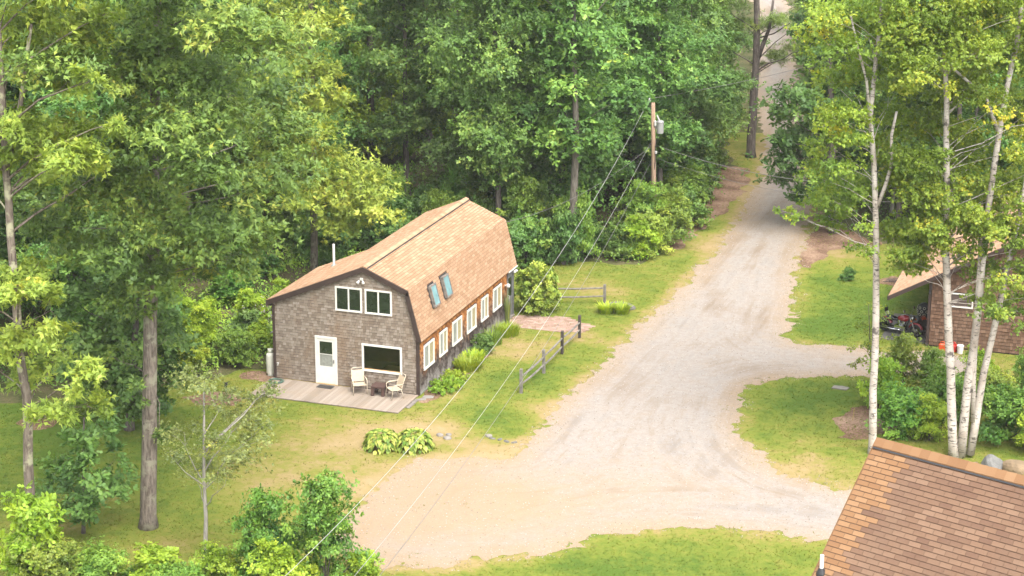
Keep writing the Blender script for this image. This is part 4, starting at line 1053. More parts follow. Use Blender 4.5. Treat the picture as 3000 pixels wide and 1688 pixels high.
# ------------------------------------------------------------------ brown neighbour house (right, behind the birches)
N2 = (19.57, 14.15, 0); h2 = empty('neighbour_house', N2); tag(h2, 'brown shingled house half hidden by birches, with pinkish tan roof and wide eave', 'house')
sl = .56; EV = (17.66, 2.33); RXX = 25.6
z2 = lambda x: EV[1] + (x - EV[0]) * sl if x < RXX else EV[1] + (RXX - EV[0]) * sl - (x - RXX) * sl
MB().prism([(19.57, -.1), (31.5, -.1), (31.5, z2(31.5) - .15), (RXX, z2(RXX) - .15), (19.57, z2(19.57) - .15)], 'y', 14.15, 14.25).build('gable_wall', M['trim_brown'], h2, org=N2)
MB().box((19.57, 14.251, -.1), (19.67, 25.5, 3.1)).build('side_wall', M['shingle_brown'], h2, org=N2)
MB().box((31.4, 14.251, -.1), (31.5, 25.5, 3.1)).build('side_wall', M['shingle_brown'], h2, org=N2)
MB().box((19.67, 25.4, -.1), (31.4, 25.5, 3.0)).build('back_wall', M['shingle_brown'], h2, org=N2)
rf2 = MB().prism([(EV[0], EV[1]), (RXX, z2(RXX)), (33.5, z2(33.5)), (33.5, z2(33.5) - .1), (RXX, z2(RXX) - .12), (EV[0], EV[1] - .1)], 'y', 13.75, 26).build('roof', M['roof_under'], h2, org=N2)
s2 = Vector((EV[0] - RXX, 0, -(RXX - EV[0]) * sl))
roof_field(rf2, (RXX, 13.74, z2(RXX)), (0, 1, 0), s2, 12.27, s2.length, .333, .143, M['roof_pink'], 31, as_parts=0, org=N2)
MB().prism([(EV[0], EV[1] - .01), (RXX, z2(RXX) - .01), (RXX, z2(RXX) - .2), (EV[0], EV[1] - .2)], 'y', 13.69, 13.735).build('rake_board', M['trim_brown'], h2, org=N2)
MB().box((EV[0] - .04, 13.74, EV[1] - .2), (EV[0] - .005, 26, EV[1] - .02)).build('fascia_board', M['trim_brown'], h2, org=N2)
cb = MB(); cb.box((19.44, 14.08, .0), (19.56, 14.22, 3.05)); cb.build('corner_board', M['trim_brown'], h2, org=N2)
W2 = (20.16, 21.45, 1.99, 2.66)
wall_shingles((19.57, 14.15, 0), (1, 0, 0), (0, -1, 0), 9.0, lambda x: z2(19.57 + x) - .17, .165, M['shingle_brown'], 21, [(W2[0] - 19.57, W2[1] - 19.57, W2[2], W2[3])], h2, N2, .05, .10, .22, as_parts=290)
add_window(h2, (W2[0], 14.15, W2[2]), (1, 0, 0), (0, -1, 0), W2[1] - W2[0], W2[3] - W2[2], N2, .06, ('glass_screen',), split=0)
fl = MB(); fl.lathe([(.02, -.06), (.05, 0), (.07, .08)], 8, M=Matrix.Translation((19.5, 14.0, 2.62)) @ Matrix.Rotation(rad(140), 4, 'X')); fl.box((19.46, 14.0, 2.62), (19.54, 14.07, 2.72)); fl.build('flood_lamp', M['dark_metal'], h2, org=N2)
M['platform_grey'] = m_siding('platform_board', [(0, (.13, .125, .115)), (1, (.21, .20, .185))], (.10, .095, .085))
pd = empty('side_deck', (18.4, 16.6, 0)); tag(pd, 'grey plank platform beside the brown house that the motorcycle stands on', 'deck')
pm = MB().box((-.068, -2.2, .0), (.068, 1.9, .055)).mesh('plank', M['platform_grey'])
for i in range(15):
    p = link(bpy.data.objects.new('plank', pm), pd); p.location = (-1.0 + i * .142, 0, 0)
st = empty('porch_steps', (18.98, 16.0, .056)); tag(st, 'dark brown wooden steps against the wall behind the motorcycle', 'steps')
for k in range(3):
    b_ = link(bpy.data.objects.new('tread', MB().box((-.28, -.55, .16 * k + .10), (.46 - .0, .55, .16 * k + .14), Matrix.Translation((.16 * k * 0, .0, 0)) if k == 0 else Matrix.Translation((.13 * k, 0, 0))).mesh('tread', M['trim_brown'])), st)
MB().box((-.26, -.5, 0), (.42, -.45, .42)).box((-.26, .45, 0), (.42, .5, .42)).build('stringer', M['trim_brown'], st)
# patterned round cover
gp = empty('covered_grill', (18.85, 17.5, .056)); tag(gp, 'round black covered grill with pale ring pattern beside the house corner', 'grill')
ell = lambda a, z: (.34 * math.sin(math.acos(max(-1, min(1, (z - .62) / .36)))) )
MB().lathe([(.22, .0), (.24, .2), (.30, .34)] + [(max(.02, ell(0, z)), z) for z in (.45, .55, .65, .75, .85, .93, .975)], 18).build('cover', M['dark_metal'], gp, smooth=True)
rg = MB()
for zi, z in enumerate((.46, .62, .78)):
    for k in range(9):
        a = 2 * math.pi * (k + .5 * (zi % 2)) / 9; r = ell(0, z) + .012; n_ = Vector((math.cos(a), math.sin(a), (z - .62) * 1.2)).normalized()
        Mx = Matrix.Translation((r * math.cos(a), r * math.sin(a), z)) @ n_.to_track_quat('Z', 'Y').to_matrix().to_4x4(); c_ = []
        for j in range(10):
            b = 2 * math.pi * j / 10; c_.append((.072 * math.cos(b), .072 * math.sin(b), .004))
        for j in range(10):
            b = 2 * math.pi * j / 10; c_.append((.042 * math.cos(b), .042 * math.sin(b), .006))
        rg.add(c_, [(j, (j + 1) % 10, 10 + (j + 1) % 10, 10 + j) for j in range(10)], Mx)
rg.build('ring_pattern', simple('cream_print', (.55, .52, .36), .8, .1), gp, kind='stuff')
M['red_plastic'] = simple('red_plastic', (.55, .035, .025), .35, .12); M['orange_red'] = simple('orange_red', (.60, .09, .02), .4, .12); M['yellow_plastic'] = simple('yellow_plastic', (.75, .45, .03), .4, .1)
def gas_can(loc, rz, label, mat, s=1.0):
    g_ = empty('gas_can', loc, rz); g_.scale = (s, s, s); tag(g_, label, 'gas can', None)
    MB().prism([(-.20, 0), (.20, 0), (.20, .26), (.12, .34), (-.14, .34), (-.20, .28)], 'y', -.12, .12).build('body', M[mat], g_, bev=.035)
    MB().tube([(-.12, 0, .33), (-.11, 0, .42), (.04, 0, .43), (.07, 0, .34)], .022, 7).build('handle', M[mat], g_, smooth=True)
    MB().tube([(.13, 0, .30), (.19, 0, .38), (.28, 0, .43)], [.03, .022, .015], 7).build('spout', M['yellow_plastic'], g_, smooth=True)
gas_can((20.28, 13.72, 0), .2, 'orange red fuel can with yellow spout left of the front birch stem', 'orange_red')
gas_can((20.72, 13.75, 0), 2.6, 'crimson fuel can half behind the birch stem next to the white bucket', 'red_plastic', 1.05)
wc = empty('watering_can', (19.0, 16.55, .44)); tag(wc, 'small bright red watering can on the wooden steps', 'watering can')
MB().lathe([(.09, 0), (.10, .02), (.085, .18), (.075, .19)], 12).build('body', M['orange_red'], wc, smooth=True); MB().tube([(.07, 0, .05), (.17, 0, .14), (.22, 0, .22)], [.025, .018, .03], 7).build('spout', M['orange_red'], wc); MB().tube([(-.08, 0, .04), (-.16, 0, .12), (-.10, 0, .22), (.02, 0, .24)], .012, 6).build('handle', M['orange_red'], wc)
bk = empty('bucket', (21.08, 13.55, 0)); tag(bk, 'white plastic bucket with lid on the grass at the brown wall', 'bucket')
MB().lathe([(.125, 0), (.13, .01), (.148, .34)], 18).build('body', M['white_plastic'], bk, smooth=False); MB().lathe([(.155, .335), (.16, .345), (.16, .385), (.15, .395)], 18).build('lid', M['white_plastic'], bk)

# ------------------------------------------------------------------ motorcycle
M['chrome'] = simple('chrome', (.72, .72, .74), .15, .05, 4, 1.0); M['black_paint'] = simple('black_paint', (.012, .012, .014), .25, .1, 4, spec=.6); M['red_paint'] = simple('red_paint', (.26, .012, .018), .22, .1, 3, spec=.6); M['rubber'] = simple('rubber', (.02, .02, .02), .85, .2); M['amber'] = simple('amber_lens', (.8, .22, .02), .3, .05)
mo = empty('motorcycle', (18.05, 15.35, .056), rad(-22)); tag(mo, 'red and black cruiser motorcycle with saddlebags and backrest parked by the brown house', 'motorcycle')
def wheel(x, rr, wd):
    w_ = MB(); n = 20
    for i in range(n):
        pass
    prof = [(rr - .11, -wd * .4), (rr - .04, -wd / 2), (rr, -wd * .25), (rr, wd * .25), (rr - .04, wd / 2), (rr - .11, wd * .4)]
    R_ = Matrix.Translation((x, 0, rr)) @ Matrix.Rotation(rad(90), 4, 'X')
    V_ = []; F_ = []
    for k in range(n):
        a = 2 * math.pi * k / n
        for r, z in prof: V_.append((r * math.cos(a), r * math.sin(a), z))
    for k in range(n):
        for j in range(6): F_.append((k * 6 + j, ((k + 1) % n) * 6 + j, ((k + 1) % n) * 6 + (j + 1) % 6, k * 6 + (j + 1) % 6))
    t_ = w_.add(V_, F_, R_).build('wheel', M['rubber'], mo, smooth=True)
    h_ = MB(); h_.tube([(x, -.07, rr), (x, .07, rr)], .05, 8)
    for k in range(8):
        a = 2 * math.pi * k / 8; h_.bar((x, 0, rr), (x + math.cos(a) * (rr - .10), 0, rr + math.sin(a) * (rr - .10)), .02, .02, (0, 1, 0))
    h_.build('spokes', M['chrome'], t_)
wheel(-.78, .33, .17); wheel(.86, .33, .13)
tk = MB().lathe([(.04, -.30), (.13, -.24), (.17, -.08), (.185, .08), (.15, .24), (.06, .31)], 14, M=Matrix.Translation((.18, 0, .80)) @ Matrix.Rotation(rad(83), 4, 'Y') @ Matrix.Diagonal((.85, 1.0, 1, 1))).build('fuel_tank', M['red_paint'], mo, smooth=True)
MB().lathe([(.05, 0), (.05, .03)], 10, (.17, 0, .945)).build('filler_cap', M['chrome'], tk)
def fender(x, rr, a0, a1, wd, mat):
    V_ = []; F_ = []; k = 10
    for i in range(k + 1):
        a = rad(a0 + (a1 - a0) * i / k)
        for y, d in ((-wd, -.05), (-wd * .7, .01), (wd * .7, .01), (wd, -.05)): V_.append((x + (rr + d) * math.cos(a), y, .33 + (rr + d) * math.sin(a)))
    for i in range(k):
        for j in range(3): F_.append((i * 4 + j, i * 4 + j + 1, i * 4 + j + 5, i * 4 + j + 4))
    MB().add(V_, F_).build('fender', M[mat], mo, smooth=True)
fender(.86, .38, 20, 165, .085, 'red_paint'); fender(-.78, .39, 20, 175, .11, 'red_paint')
MB().prism([(-.62, .66), (-.40, .62), (-.05, .66), (.0, .74), (-.22, .74), (-.34, .78), (-.62, .82), (-.68, .78)], 'y', -.15, .15).build('saddle', M['black_paint'], mo, bev=.03, smooth=False)
MB().tube([(-.60, -.12, .70), (-.74, -.11, .96), (-.76, 0, 1.02), (-.74, .11, .96), (-.60, .12, .70)], .012, 6).build('sissy_bar', M['chrome'], mo)
MB().box((-.80, -.13, .96), (-.73, .13, 1.16)).build('back_pad', M['black_paint'], mo, bev=.025)
for s in (-1, 1):
    MB().prism([(-1.08, .42), (-.58, .42), (-.52, .60), (-.60, .70), (-1.06, .70), (-1.12, .60)], 'y', s * .16, s * .34).build('saddlebag', M['black_paint'], mo, bev=.03)
    MB().tube([(.86, s * .10, .33), (.55, s * .10, .98)], [.03, .026], 8).build('fork_leg', M['chrome'], mo)
    MB().tube([(.52, s * .04, 1.02), (.50, s * .22, 1.12), (.36, s * .40, 1.10), (.22, s * .43, 1.06)], .014, 6).build('handlebar', M['chrome'], mo, smooth=True)
    MB().tube([(.44, s * .34, 1.12), (.46, s * .42, 1.26)], .008, 5).lathe([(.02, -.012), (.07, -.01), (.07, .01), (.03, .02)], 10, M=Matrix.Translation((.45, s * .43, 1.28)) @ Matrix.Rotation(rad(80), 4, 'Y')).build('mirror', M['chrome'], mo)
    MB().lathe([(.02, -.04), (.04, -.02), (.045, .03)], 8, M=Matrix.Translation((.70, s * .20, .80)) @ Matrix.Rotation(rad(90), 4, 'Y')).build('turn_signal', M['amber'], mo)
    MB().tube([(.05, s * .10, .35), (.1, s * .20, .26), (-.3, s * .22, .24), (-.95, s * .22, .27)], [.035, .04, .045, .05], 8).build('exhaust_pipe', M['chrome'], mo, smooth=True)
MB().lathe([(.03, -.12), (.10, -.06), (.115, .03), (.10, .05)], 12, M=Matrix.Translation((.68, 0, .90)) @ Matrix.Rotation(rad(90), 4, 'Y')).build('headlight', M['chrome'], mo, smooth=True)
en = MB(); en.box((-.22, -.14, .22), (.34, .14, .44))
for dx, an in ((.16, -22), (-.04, 22)):
    Mx = Matrix.Translation((.06 + dx * .5, 0, .42)) @ Matrix.Rotation(rad(-an), 4, 'Y')
    for i in range(5): en.lathe([(.10, i * .055), (.10, i * .055 + .03), (.075, i * .055 + .032), (.075, i * .055 + .054)], 10, M=Mx)
en.build('engine', M['chrome'], mo, kind='stuff')
MB().tube([(.55, 0, .98), (.35, 0, .45), (.3, 0, .2), (-.3, 0, .2), (-.78, 0, .33)], .03, 6).build('bike_frame', M['black_paint'], mo)
MB().prism([(-1.14, .52), (-1.04, .52), (-1.04, .62), (-1.14, .60)], 'y', -.08, .08).build('tail_lamp', M['red_plastic'], mo)
MB().tube([(-.05, .14, .22), (-.12, .26, .0)], .012, 5).build('side_stand', M['chrome'], mo)

# ------------------------------------------------------------------ house in the foreground, lower right
A_ = Vector((22.54, -20.98, 8.5)); u_ = Vector((.937, -.348, 0)).normalized(); v_ = Vector((u_.y, -u_.x, 0)); v_ = v_ if v_.y < 0 else -v_
NS = .973; NH = empty('foreground_house', (26.5, -25.5, 0)); NO = (26.5, -25.5, 0)
tag(NH, 'large brown shingle roof of the nearest house, filling the lower right corner', 'house')
sdn = (v_ - Vector((0, 0, NS))); sup = (-v_ - Vector((0, 0, NS))); HW = 4.4; LN = 13.0
def nprism(poly, a, b):       # poly in (horizontal offset along v_, z) extruded along u_
    mb = MB(); n = len(poly); V_ = [A_.xy.to_3d() + u_ * a + v_ * p[0] + Vector((0, 0, p[1])) for p in poly] + [A_.xy.to_3d() + u_ * b + v_ * p[0] + Vector((0, 0, p[1])) for p in poly]
    return mb.add(V_, [tuple(range(n)), tuple(range(n, 2 * n))[::-1]] + [(i, n + i, n + (i + 1) % n, (i + 1) % n) for i in range(n)])
zE = 8.5 - HW * NS
nr = nprism([(-HW, zE), (0, 8.48), (HW, zE), (HW, zE - .15), (0, 8.30), (-HW, zE - .15)], 0, LN).build('roof', M['roof_under'], NH, org=NO)
nprism([(-HW + .35, -.1), (HW - .35, -.1), (HW - .35, zE + .18), (0, 8.28), (-HW + .35, zE + .18)], .35, LN - .3).build('walls', M['shingle_grey'], NH, org=NO)
def pick(a, b, r, L, rnd):
    return M['roof_orange'] if (a + b) / 2 < .375 * rnd.choice((1.7, 2.2, 2.7, 3.2)) else M['roof_brown']
roof_field(nr, A_ + Vector((0, 0, .002)), u_, sdn.normalized(), LN, HW * math.hypot(1, NS), .375, .168, M['roof_brown'], 51, as_parts=300, org=NO, mat2=pick)
roof_field(nr, A_ + Vector((0, 0, .002)), u_, sup.normalized(), LN, HW * math.hypot(1, NS), .375, .168, M['roof_brown'], 52, as_parts=0, org=NO)
# ridge caps bend over the ridge; lifted, with a dark strip painted in below as their shadow line
q = sdn.normalized() * .27; q2 = sup.normalized() * .27; cp = MB(); up3 = Vector((0, 0, .06)); e = u_ * .30
cp.add([q + up3, up3 * 1.15, q2 + up3, q + e + up3 + Vector((0, 0, .012)), e + up3 * 1.15 + Vector((0, 0, .012)), q2 + e + up3 + Vector((0, 0, .012)), q + up3 * .55, q + e + up3 * .55],
       [(0, 3, 4, 1), (1, 4, 5, 2), (0, 6, 7, 3)])
cpm = cp.mesh('ridge_cap', M['roof_orange']); s = 0
while s < LN - .2:
    o = link(bpy.data.objects.new('ridge_cap', cpm), nr); o.location = A_ + u_ * s - Vector(NO); s += .292
vm = MB(); vm.bar(A_ + sdn.normalized() * .30 + u_ * .02 + Vector((0, 0, .03)), A_ + sdn.normalized() * .30 + u_ * (LN - .05) + Vector((0, 0, .02)), .045, .03, (v_ * NS + Vector((0, 0, 1)))); vm.build('ridge_shade_strip', M['dark_metal'], nr, org=NO)
for (sd, nm) in ((sdn, 'rake_edge'), (sup, 'rake_edge')):
    MB().bar(A_ - u_ * .012 + Vector((0, 0, -.03)), A_ - u_ * .012 + sd.normalized() * HW * math.hypot(1, NS) + Vector((0, 0, -.03)), .02, .07, (v_ * NS + Vector((0, 0, 1)))).build(nm, M['roof_orange'], NH, org=NO)

vpp = A_ + u_ * .20 + sdn * 3.10
MB().lathe([(.058, -.1), (.058, .52), (.048, .52), (.048, .48)], 14, vpp).build('vent_pipe', M['white_paint'], NH, org=NO)
MB().lathe([(.15, -.16), (.14, -.02), (.085, .10), (.07, .13)], 14, vpp).build('flashing_boot', M['dark_metal'], NH, org=NO)

# ------------------------------------------------------------------ small things in the yard
hy = empty('yard_hydrant', (-7.55, -3.1, 0)); tag(hy, 'small dark iron yard hydrant standing in a bare earth patch', 'hydrant')
MB().tube([(0, 0, -.05), (0, 0, .62)], .035, 8).build('standpipe', M['dark_metal'], hy); MB().lathe([(.05, .60), (.07, .64), (.06, .74), (.03, .76)], 8).build('head', M['dark_metal'], hy); MB().tube([(0, -.03, .68), (0, -.14, .66), (0, -.16, .60)], .022, 6).build('spout', M['dark_metal'], hy); MB().bar((0, 0, .75), (.16, .05, .80), .025, .02).build('lever', M['dark_metal'], hy)
rnd = random.Random(15); tw = empty('stick_pile', (16.6, 24.0, 0)); tag(tw, 'little pile of dry sticks on the lawn behind the tall birch', 'sticks')
for i in range(9):
    a = rnd.uniform(-.6, .6); L = rnd.uniform(.3, .6); x, y = rnd.uniform(-.25, .25), rnd.uniform(-.2, .2)
    MB().tube([(x - L * math.cos(a), y - L * math.sin(a), .03 + i * .012), (x, y, .05 + i * .012), (x + L * math.cos(a), y + L * math.sin(a), .03 + i * .015)], [.018, .015, .008], 5).build('stick', M['bark_dark'], tw)
tk_ = empty('stake', (18.0, 3.2, 0)); tag(tk_, 'thin yellowish stake at the edge of the mulch patch', 'stake')
MB().bar((0, 0, -.05), (.06, 0, .55), .035, .02).build('stick', simple('stake_wood', (.50, .38, .12), .8), tk_)
fd = bpy.data.objects.new('flat_stone', MB().prism([(-.35, -.18), (.3, -.2), (.38, .1), (.05, .22), (-.3, .16)], 'z', -.02, .05).mesh('flat_stone', M['stone_pale'])); link(fd); fd.location = (16.8, 7.0, 0); tag(fd, 'pale flat stone at the grass edge of the side driveway', 'stone')
# ------------------------------------------------------------------ trees: base, stems and leaf masses (right, away, up, radius, half height)
TD = {
 'OAK_L': ((-6.13,-20.55), [[(0,0,0),(-.03,0,2.56),(0.12,0,6.17),(-.01,0,7.87),(-.02,0,11.73),(-.05,0,14.15),(-.02,0,16.38),(0.02,0,18.83)], [(-.06,0,14.01),(0.35,0,15.34),(0.72,0,17.04),(1.1,0,18.84)]],
   [(0.7,0.61,18.73,1.15,0.77),(1.81,1.21,18.12,1.42,0.91),(2.69,1.48,18.6,0.78,0.78),(1.01,2.21,17.01,1.19,0.66),(2.14,1.2,16.94,0.78,0.59),(-.12,2.11,17.56,0.66,0.66),(3.26,-2.35,17.37,0.49,0.55),(0.66,-.17,15.51,1.03,0.71),(1.26,2.22,14.72,1.2,0.67),(2.89,0.74,14.91,1.04,0.59),(3.74,2,14.16,0.6,0.37),(2.66,-1.93,14.87,1.13,0.5),(0.98,-.15,14.45,1.03,0.58),(3.97,-1.27,15.88,0.44,0.32),(3.47,0.22,19,0.38,0.64),(0.59,0.37,10.26,1.06,0.6),(0.71,-2.43,10.29,0.76,0.89),(1.47,-1.42,9.71,0.71,0.71),(0.41,-1.1,8.51,0.98,0.72),(0.83,2.08,7.17,0.76,0.82),(0.27,1.33,6.42,0.95,0.68),(2.44,-1.7,7.48,0.78,0.59),(1.88,1.49,5.35,0.69,0.55),(1.47,-1.81,6.27,0.72,0.59),(-.12,0.59,10.33,0.66,0.53)]),
 'OAK_B': ((-4.1,-16.26), [[(0,0,0),(0.3,0,4.96),(0.58,0,9.37),(0.85,0,13.63),(1.06,0,16.39),(1.36,0,20.41)]],
   [(3.82,-2.99,18.79,1.4,0.83),(5.45,-3.99,18.32,1.39,0.69),(6.18,2.97,17.81,0.98,0.63),(6.13,-2.32,16.86,1.3,0.71),(7.02,-2.28,16.32,0.72,0.59),(3.9,3.86,15.36,1.42,0.78),(4.81,2.98,13.96,1.56,0.92),(6.67,-1.69,14.86,0.86,0.6),(6.83,3.69,12.34,1.15,0.79),(8.22,0.31,12.88,0.75,0.62),(7.7,1.42,11.6,1.19,0.63),(6.95,-2.36,12.98,1.19,0.73),(8.4,3.53,10.91,0.58,0.43),(5.49,1.53,12.86,1.25,0.77),(1.3,3.73,17.24,1.69,1.06),(0.01,3.15,17.76,1.4,0.77),(2.77,-1.61,16.71,1.45,0.72),(1.11,-1.11,16.87,1.45,0.6),(0.34,-2.67,16.9,0.91,0.45),(3.68,-2.83,15.5,1.43,0.71),(2.09,-3.48,15.37,1.42,0.58),(0.43,-1.59,14.82,1.06,0.46),(4.16,0.82,12.31,1.38,0.76),(3.26,-3.97,14.04,1.28,0.58),(0.75,1.42,12.44,1.53,0.63),(-.12,-1.3,12.97,0.94,0.47),(3.36,-1.52,11.79,1.48,0.74),(1.31,2.55,10.11,1.43,0.71),(4.51,-.15,11,1.1,0.55),(0.78,-1.47,11.49,1.08,0.61),(3.66,-.15,10.07,0.83,0.48),(1.98,1.64,9.33,1.27,0.5),(2.21,-3.54,20.64,1.51,1),(2.94,3.8,19.91,1.68,1.12),(5.75,-3.82,20.44,1.38,0.88),(-.38,2,19.59,1.36,0.82)]),
 'MAP': ((-9.66,-7.69), [[(0,0,0),(0.4,0,3.08),(0.6,0,5.6),(0.81,0,8.07),(0.95,0,9.38)]],
   [(2.32,-1,6.73,0.63,0.63),(0,2,5.5,0.98,0.65),(-.85,2,4.81,0.98,0.82),(2.02,-.6,4.96,0.71,0.47),(0.48,1.5,3.43,0.82,0.98),(-.79,2,2.75,0.99,0.99),(-.48,2.5,1,1,0.83),(1.88,-.5,2.24,0.8,0.64),(1.25,-.8,1.33,0.64,0.48),(1.76,-1,8.03,0.93,0.62)]),
 'MAP2': ((-6.05,-17.52), [[(0,0,0),(0.15,0,2.15),(0.31,0,4.41)]],
   [(-.78,0.83,1.35,0.86,0.5),(0.56,-1.16,2.77,0.83,0.56),(0.83,0.69,1.41,0.86,0.57),(-.59,-.32,2.73,0.56,0.35),(1.28,0.19,2.68,0.57,0.57),(0.77,-1.18,1.43,0.84,0.49),(-.11,-1.09,1.08,0.7,0.49),(0.39,-.77,3.65,0.84,0.56),(0.45,1.09,3.7,0.71,0.43)]),
 'SPARSE': ((-.35,-19.1), [[(0,0,0),(0.11,0,2.07),(0.1,0,3.52),(0.2,0,4.96),(0.25,0,6.94)]],
   [(0.2,-.73,7.19,0.92,0.52),(0.76,0.61,6.01,0.94,0.54),(1.35,1.03,5.14,0.81,0.54),(-.71,1.06,4.69,0.68,0.54),(0.58,-.37,4.82,0.8,0.53),(-.91,-.35,4.37,0.53,0.53),(1.3,0.06,4.22,0.81,0.54),(-.43,0.66,3.4,0.81,0.54),(0.88,-.94,3.62,0.66,0.53),(1.79,0.6,4.73,0.67,0.54),(1.96,0.71,6.12,0.67,0.4),(2.49,0.86,6.5,0.4,0.4)]),
 'BIRCH': ((19.37,-.24), [[(0,0,0),(-.1,0,3.99),(-.19,0,7.24),(-.3,0,8.99),(-.44,0,10.4),(-.56,0,11.96),(-.75,0,13.5),(-.7,0,15.02),(-.66,0,16.22),(-.6,0,17.27),(-.57,0,18.89)], [(-.34,0,10.01),(-.08,0,10.87),(0.13,0,11.7),(0.08,0,12.88),(0.21,0,13.8)], [(-.79,0,13.57),(-.98,0,15.02),(-1.34,0,16.14),(-1.7,0,17.41)]],
   [(-2.87,-1.85,17.56,0.72,0.65),(-1.24,1.78,16.82,0.91,0.76),(-2.35,-1.64,16.51,0.87,0.65),(-.19,-.64,17.52,1.03,0.66),(-.92,0.44,15.23,0.9,0.67),(-1.6,1.67,14.54,0.76,0.76),(-.12,-.64,16.19,0.88,0.59),(0.42,1.7,14.07,0.76,0.69),(-3.36,-.5,9.82,0.38,0.23),(-2.3,0.18,10.35,0.76,0.46),(-2.86,-.75,11.36,0.52,0.37),(-1.98,-.73,11.82,0.75,0.52),(-1.83,-1.29,13.01,0.74,0.52),(-2.37,-1.69,13.85,0.66,0.44),(-1.6,-1.4,13.94,0.66,0.37),(-1.08,0.76,10.52,0.77,0.54),(-1.27,1.99,8.93,0.78,0.55),(-1.07,-1.35,9.66,0.37,0.52),(-.95,-1.81,8.7,0.33,0.37),(0.53,1.95,12.93,0.69,0.62),(0.41,0.13,11.93,0.68,0.6)]),
 'CLUMP': ((22.82,0.53), [[(-.35,0,0.13),(-.59,0,2.5),(-.85,0,4.95),(-1.05,0,7.04),(-1.23,0,8.95),(-1.32,0,11.29),(-1.53,0,14.35),(-1.72,0,16.15),(-1.93,0,18.08)], [(-.03,0,-.03),(0.04,0,3.32),(0.18,0,5.44),(0.22,0,7.68),(0.33,0,9.89),(0.43,0,11.66),(0.54,0,13.29),(0.69,0,14.91),(0.94,0,16.4),(1.03,0,18.67)], [(0.31,0,0.12),(0.49,0,2.5),(0.77,0,4.63),(1.01,0,6.09),(1.18,0,7.53),(1.49,0,9.58),(1.75,0,12.07)], [(0.34,0,1.51),(0.21,0,3.16),(0.17,0,5.76),(0.12,0,7.84),(0.06,0,9.58)], [(0.48,0,13.14),(-.06,0,14.35),(-.69,0,14.95),(-1.79,0,15.85),(-2.53,0,16.49)]],
   [(-2.54,-.38,17.25,1.03,0.81),(-1.39,-1.05,17.66,1.02,0.65),(0.13,0.38,17.14,1.04,0.81),(1.14,1.31,17.44,0.75,0.82),(-3.18,-.18,16.33,1.03,0.66),(-1.74,-.31,16.36,1.03,0.66),(-.89,-1.78,16.47,1.01,0.65),(1.14,1.66,15.4,0.76,0.83),(-2.73,-1.87,15.61,0.87,0.65),(-.69,-.03,14.81,0.89,0.67),(-1.4,1.35,13.92,0.76,0.53),(-.08,-1.48,14.21,0.73,0.8),(1.4,0.93,13.71,0.6,0.68),(-2.01,1.8,12.89,0.92,0.69),(-1.04,0.52,12.87,0.75,0.68),(-.11,1.15,12.26,0.76,0.68),(0.74,-1.57,12.74,0.59,0.81),(-2.8,-.26,12.12,0.9,0.67),(-2.13,-1.4,12.08,0.74,0.66),(-2.72,1.38,10.63,0.77,0.54),(-2.23,-.82,10.72,0.9,0.52),(-.48,-.19,11.18,0.75,0.68),(1.57,2,10.65,0.62,0.54),(-2.13,1.41,8.64,0.85,0.46),(-.83,1.9,9.23,0.78,0.54),(0.24,-.19,9.47,0.91,0.53),(1.36,-.05,9.12,0.61,0.68),(-1.95,0.92,7.89,0.69,0.39),(-.42,-.08,8.34,0.38,0.38),(1,-.84,7.38,0.76,0.53),(1.67,-.38,5.89,0.61,0.54),(0.33,-1.41,6.45,0.68,0.3),(1.43,-.49,16.69,0.88,0.88),(2.6,1.95,13.18,0.92,1.23),(2.84,1.84,9.74,0.93,1.24),(-1.14,0.51,18.74,1.47,0.88)]),
 'OAK_R': ((11.76,32.43), [[(0,0,0),(-.19,0,3.05),(-.41,0,6.38),(-.73,0,10.74),(-1.04,0,14.99)]],
   [(-3.23,0,6.59,0.86,0.54),(-2.74,-.81,7.85,1.07,0.64),(-2.03,-2.05,7.25,1.06,0.85),(-3.55,-1.14,5.52,0.75,0.43),(-1.89,1.41,4.96,1.32,0.77),(-.75,1.84,5.31,1.1,0.88),(-3.23,-.69,4.32,0.97,0.54),(-1.61,1.43,3.6,1.21,0.77),(-2.79,1.37,2.59,0.77,0.44),(-.56,0.97,3.26,0.88,0.88),(-1.02,0.82,7.97,1.08,0.87),(-.37,1.3,9.42,1.08,1.08),(-.35,-.68,7.4,1.07,1.29),(-1.16,1.02,2.12,0.99,0.44),(-.16,-1.1,2.2,1.08,1.08),(-1.46,-.07,10.1,0.96,0.75),(-.68,1.35,11.59,1.29,1.08)]),
 'PINE': ((3.4,48.95), [[(0,0,0),(0.04,0,3.74),(0.13,0,6.03),(0.11,0,8.55),(-.14,0,12.02)], [(0.17,0,6.28),(0.53,0,7.29),(0.87,0,8.3),(1.05,0,10.05)]],
   [(0.58,0.76,8.37,1.13,0.35),(1.62,-.82,8.81,1.24,0.45),(2.99,1.78,8.01,1.01,0.4),(2.38,0.6,6.69,1.26,0.35),(1.36,0.32,6.23,1.13,0.35),(3.01,-1.95,7.4,0.98,0.44),(0.36,0.19,5.87,0.63,0.25),(3.29,-1,9.47,0.99,0.49),(-.68,0.69,8.43,0.75,0.3)]),
 'OAK_N': ((-11.1,13.71), [[(0,0,0),(0.09,0,4.45),(0.12,0,7.89),(0.17,0,11.46),(0.23,0,15.53)]],
